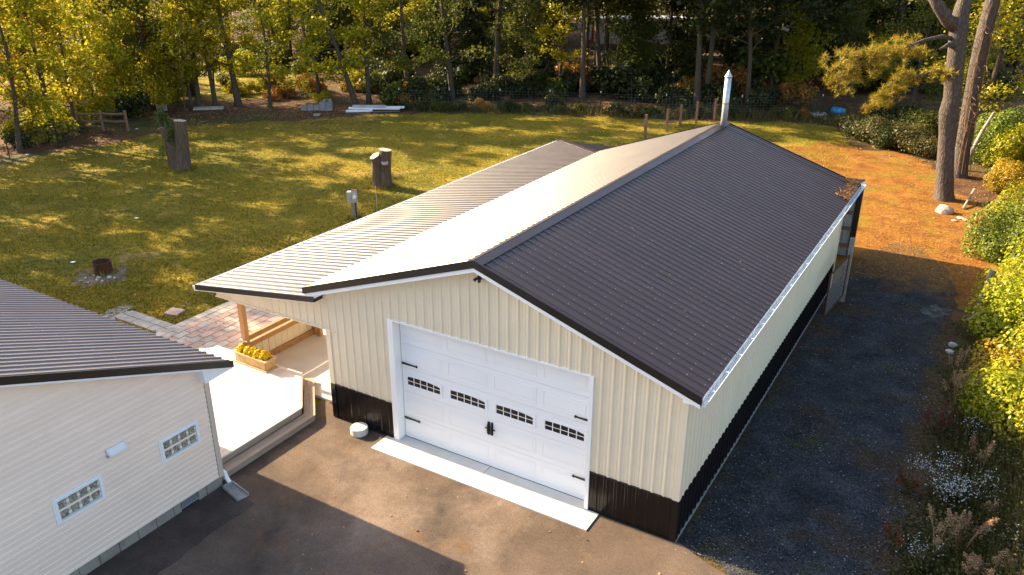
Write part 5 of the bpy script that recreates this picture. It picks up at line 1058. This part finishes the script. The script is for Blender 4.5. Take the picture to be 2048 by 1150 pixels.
for c_, r_, n in ((s1, .62, 420), (s2, .5, 360), (mp_, .18, 160), (fc, .36, 120), (rp_, .08, 40)):
    a = rs.uniform(0, 6.28, n); d = r_+np.abs(rs.normal(scale=.10, size=n)); tb.append(np.column_stack([c_.x+np.cos(a)*d, c_.y+np.sin(a)*d]))
V, Q = blades(rs, np.vstack(tb), .20, .03, .4); tag(link('long_grass', fast_mesh('long_grass', V, Q), M['blade']), 'uncut grass tufts round the stumps and posts', 'grass', kind='stuff')
P = sample_px(rs, 1500, (0, 240, 1500, 640)); P = P[inpoly(P, LP)]; P = P[~((P[:, 0] > -18.5) & (P[:, 1] < 18.4) & (P[:, 0] > -16.3))]; litter('lawn_leaves', P, .09, 'litter', 'fallen leaves scattered thinly over the lawn', .02)
# pebbles on the gravel
P = sample_px(rs, 26000, (1350, 480, 1950, 1150)); P = P[(P[:, 0] > .1) & (P[:, 0] < 4.2) & (P[:, 1] > -.2) & (P[:, 1] < 19)]; P = P[rs.uniform(size=len(P)) < .10+.5*(.5+.5*np.sin(P[:, 0]*1.9+1.5*np.sin(P[:, 1]*.8)))*(.4+.6*(.5+.5*np.sin(P[:, 1]*1.3+P[:, 0])))]; n = len(P)
s = rs.uniform(.005, .013, n)*rs.choice([1, 1, 1, 1, 1, 2.0], n); c = np.column_stack([P, s*.3]); d = np.array([[1, 0, 0], [0, 1, 0], [-1, 0, 0], [0, -1, 0], [0, 0, .8]]); a = rs.uniform(0, 6.28, n); ca, sa = np.cos(a), np.sin(a)
V = np.stack([c+np.column_stack([(ca*q[0]-sa*q[1])*s, (sa*q[0]+ca*q[1])*s*.75, np.full(n, q[2])*s]) for q in d], 1).reshape(-1, 3)
Q = (np.arange(n)[:, None, None]*5+np.array([[0, 1, 4], [1, 2, 4], [2, 3, 4], [3, 0, 4]])[None]).reshape(-1, 3); tag(link('gravel', fast_mesh('gravel', V, Q), M['pebble']), 'light pebbles scattered over the dark gravel drive', 'gravel', kind='stuff')
P = sample_px(rs, 9000, (0, 60, 2048, 330)); P = P[~inpoly(P, LP)]; litter('leaf_litter', P, .13, 'litter', 'brown fallen leaves on the floor of the wood', -.02)
P = sample_px(rs, 5000, (1560, 270, 1990, 560)); P = P[(P[:, 0] > .3) & (P[:, 0] < 5)]; litter('needle_litter', P, .07, 'litter', 'fallen leaves and needle clumps on the orange ground', -.008)
P = sample_px(rs, 70, (500, 820, 1400, 1150)); P = P[(P[:, 1] < -.7) & (P[:, 0] > -8)]; litter('fallen_leaves', P, .055, 'litter', 'few dry leaves lying on the asphalt', .004)
P = np.column_stack([rs.uniform(-15.9, -12.5, 90), rs.uniform(.6, 4.5, 90)]); litter('patio_leaves', P, .06, 'litter', 'small brown leaves caught in the paver joints', .026)
P = sample_px(rs, 3000, (300, 215, 760, 262)); litter('yard_edge_leaves', P, .11, 'litter', 'brown leaves drifted between the lawn and the left trees', -.015)
# needle drift on the roof corner
n = 900; u = rs.uniform(13.2, 15.4, n); v = 4.62-np.abs(rs.normal(scale=.16, size=n))-.35*np.clip((u-14.6), 0, 1)*rs.uniform(0, 1, n); pz = ZR-KS*v+.01+rs.uniform(0, .035, n); b = np.column_stack([XR+v, u, pz])
V, Q = quads(b, np.tile([.3, 0, 1.], (n, 1)), .10, rs, .3, .35); tag(link('needle_drift', fast_mesh('needle_drift', V, Q), M['litter']), 'brown pine needle drift at the far roof corner', 'pine needles', kind='stuff')
n = 70; u = rs.uniform(2, 15, n); v = rs.uniform(1.0, 4.5, n); b = np.column_stack([XR+v, u, ZR-KS*v+.008]); V, Q = quads(b, np.tile([.3, 0, 1.], (n, 1)), .07, rs, .35, .2); tag(link('roof_leaves', fast_mesh('roof_leaves', V, Q), M['litter']), 'scattered dry needles on the dark roof slope', 'leaves', kind='stuff')
# weed bank at the lower right
P = sample_px(rs, 30000, (1690, 640, 2140, 1260)); edge = 4.0+.25*np.sin(P[:, 1]*1.7)+.15*np.sin(P[:, 1]*4.1)-.5*np.clip((3-P[:, 1])/3, 0, 1); ok = (P[:, 0] > edge+rs.exponential(.12, len(P))-.2) & (P[:, 0] < 8) & (P[:, 1] < 16); P = P[ok]
hh = np.clip((P[:, 0]-3.7)*.42, .08, .75); V, Q = blades(rs, P, 1.0, .022, .35); V = V.reshape(-1, 3, 3); V[:, 2, 2] = -.02+(V[:, 2, 2]+.02)*hh; V[:, 2, :2] = V[:, 0, :2]+(V[:, 2, :2]-V[:, 0, :2])*hh[:, None]
tag(link('tall_weeds', fast_mesh('tall_weeds', V.reshape(-1, 3), Q), M['weed']), 'tangled tall weeds on the bank beside the gravel drive', 'weeds', kind='stuff')
m = len(P); k = rs.integers(0, m, 16000); b = np.column_stack([P[k], rs.uniform(.02, 1.0, 16000)*hh[k]])+rs.normal(scale=.05, size=(16000, 3)); V, Q = quads(b, np.tile([0, 0, 1.], (len(b), 1)), .055, rs, 1., .7)
tag(link('weed_leaves', fast_mesh('weed_leaves', V, Q), M['weed']), 'low leafy ground cover on the bank beside the gravel drive', 'ground cover', kind='stuff')
def weed_plant(name, px, py, h, n, spread, seed, mats, lab, cat, flower=0):
    rr = np.random.default_rng(seed); root = empty(name, gp(px, py)); tag(root, lab, cat); st_ = MB(); PT = []; LF = []
    for i in range(n):
        a = rr.uniform(0, 6.28); e = np.array([math.cos(a)*spread*rr.uniform(.2, 1), math.sin(a)*spread*rr.uniform(.2, 1), h*rr.uniform(.7, 1.1)]); mid = e*np.array([.4, .4, .55]); st_.tube([(0, 0, -.03), tuple(mid), tuple(e)], [.012, .009, .004], 4, cap=False)
        if flower:
            for _ in range(flower): PT.append(e+rr.normal(scale=.10, size=3)*np.array([1.2, 1.2, .7]))
        else:
            tt = rr.uniform(.0, 1, (150, 1)); c_ = mid*(1-tt)*.6+e*(.4+.6*tt)+rr.normal(scale=.035, size=(150, 3))*(1.35-tt); PT += list(c_)
        tt = rr.uniform(.1, .8, (24, 1)); LF += list(e*tt*np.array([.8, .8, 1])+rr.normal(scale=.05, size=(24, 3)))
    st_.build('stems', M['dry'] if not flower else M['weed'], root); PT = np.array(PT); V, Q = quads(PT, np.tile([0, 0, 1.], (len(PT), 1)), .030 if flower else .034, rr, 1.2 if flower else .7, .4 if flower else .9); link('flowers' if flower else 'seed_heads', fast_mesh('heads', V, Q), M[mats[0]], root)['kind'] = 'stuff'
    V, Q = quads(np.array(LF), np.tile([0, 0, 1.], (len(LF), 1)), .07, rr, .6, .7); link('leaves', fast_mesh('lv', V, Q), M[mats[1]], root)['kind'] = 'stuff'
weed_plant('aster_plant', 1895, 1010, .75, 30, .75, 1, ('aster', 'weed'), 'large clump of white asters at the gravel edge', 'aster', 26)
weed_plant('aster_plant', 1832, 1148, .6, 12, .4, 2, ('aster', 'weed'), 'small white aster clump at the bottom of the bank', 'aster', 7)
weed_plant('aster_plant', 1998, 1120, .6, 12, .5, 3, ('aster', 'weed'), 'thin white aster clump at the lower right corner', 'aster', 6)
weed_plant('aster_plant', 1935, 880, .5, 9, .3, 12, ('aster', 'weed'), 'sparse white asters below the lime bush', 'aster', 9)
DRY = [(1868, 1120, 1.0, 5, .35, 'tall tan plume weed left of the pair below the asters'), (1915, 1120, 1.05, 8, .45, 'broad tan plume weed below the asters'), (1958, 960, .95, 3, .18, 'slender tan plume standing above the asters'), (1905, 830, 1.1, 9, .55, 'dusty pink brown weed clump beside the golden bush'), (1910, 770, 1.0, 6, .4, 'faded brown weed clump higher up beside the golden bush'),
       (1965, 1190, .8, 9, .6, 'tan weed clump at the bottom edge right of the asters'), (2020, 1185, .7, 8, .5, 'tan seed heads at the lower right corner'), (1940, 925, .6, 2, .1, 'short tan plume beside the slender one'), (1975, 1060, .6, 3, .2, 'small tan plume right of the white asters')]
for i, (px, py, h, n, sp, lab) in enumerate(DRY): weed_plant('plume_weed', px, py, h, n, sp, 40+i, ('dry', 'weed'), lab, 'weed')
for i, (px, py, lab) in enumerate([(1790, 1100, 'red brown weed tuft at the bottom of the gravel edge'), (1868, 865, 'red leaved creeper tuft at the gravel edge'), (1815, 985, 'rusty weed trailing onto the gravel left of the asters')]): weed_plant('red_weed', px, py, .45, 7, .4, 60+i, ('rednest', 'weed'), lab, 'weed')
# white scraps
for i, (px, py) in enumerate([(268, 640-203), (140, 565-40), (50, 310), (270, 258)]):
    t = MB(); t.extr([(0, 0, 0), (.16, .02, .01), (.18, .12, .03), (.02, .1, .02)], (0, 0, .01)); o = t.build('paper_scrap', M['white']); o.location = gp(px, py, .01); tag(o, 'small white scrap lying on the grass', 'scrap', 'white scraps on the lawn')
# distant wood
rs = np.random.default_rng(31); n = 60000; P = sample_px(rs, n, (-100, -60, 2150, 80)); d = np.hypot(P[:, 0]-CAM[0], P[:, 1]-CAM[1]); P = P[(d > 95)]; n = len(P); lump = .5+.5*np.sin(P[:, 0]*.21+2*np.sin(P[:, 1]*.13)); b = np.column_stack([P, rs.uniform(0, 1, n)**.8*(5+10*lump)])
V, Q = quads(b, np.tile([-.4, -.5, .6], (n, 1)), .55, rs, 1.0, .8); tag(link('distant_wood', fast_mesh('distant_wood', V, Q), M['leaf_green']), 'leafy wood far behind the trunks', 'wood', kind='stuff')
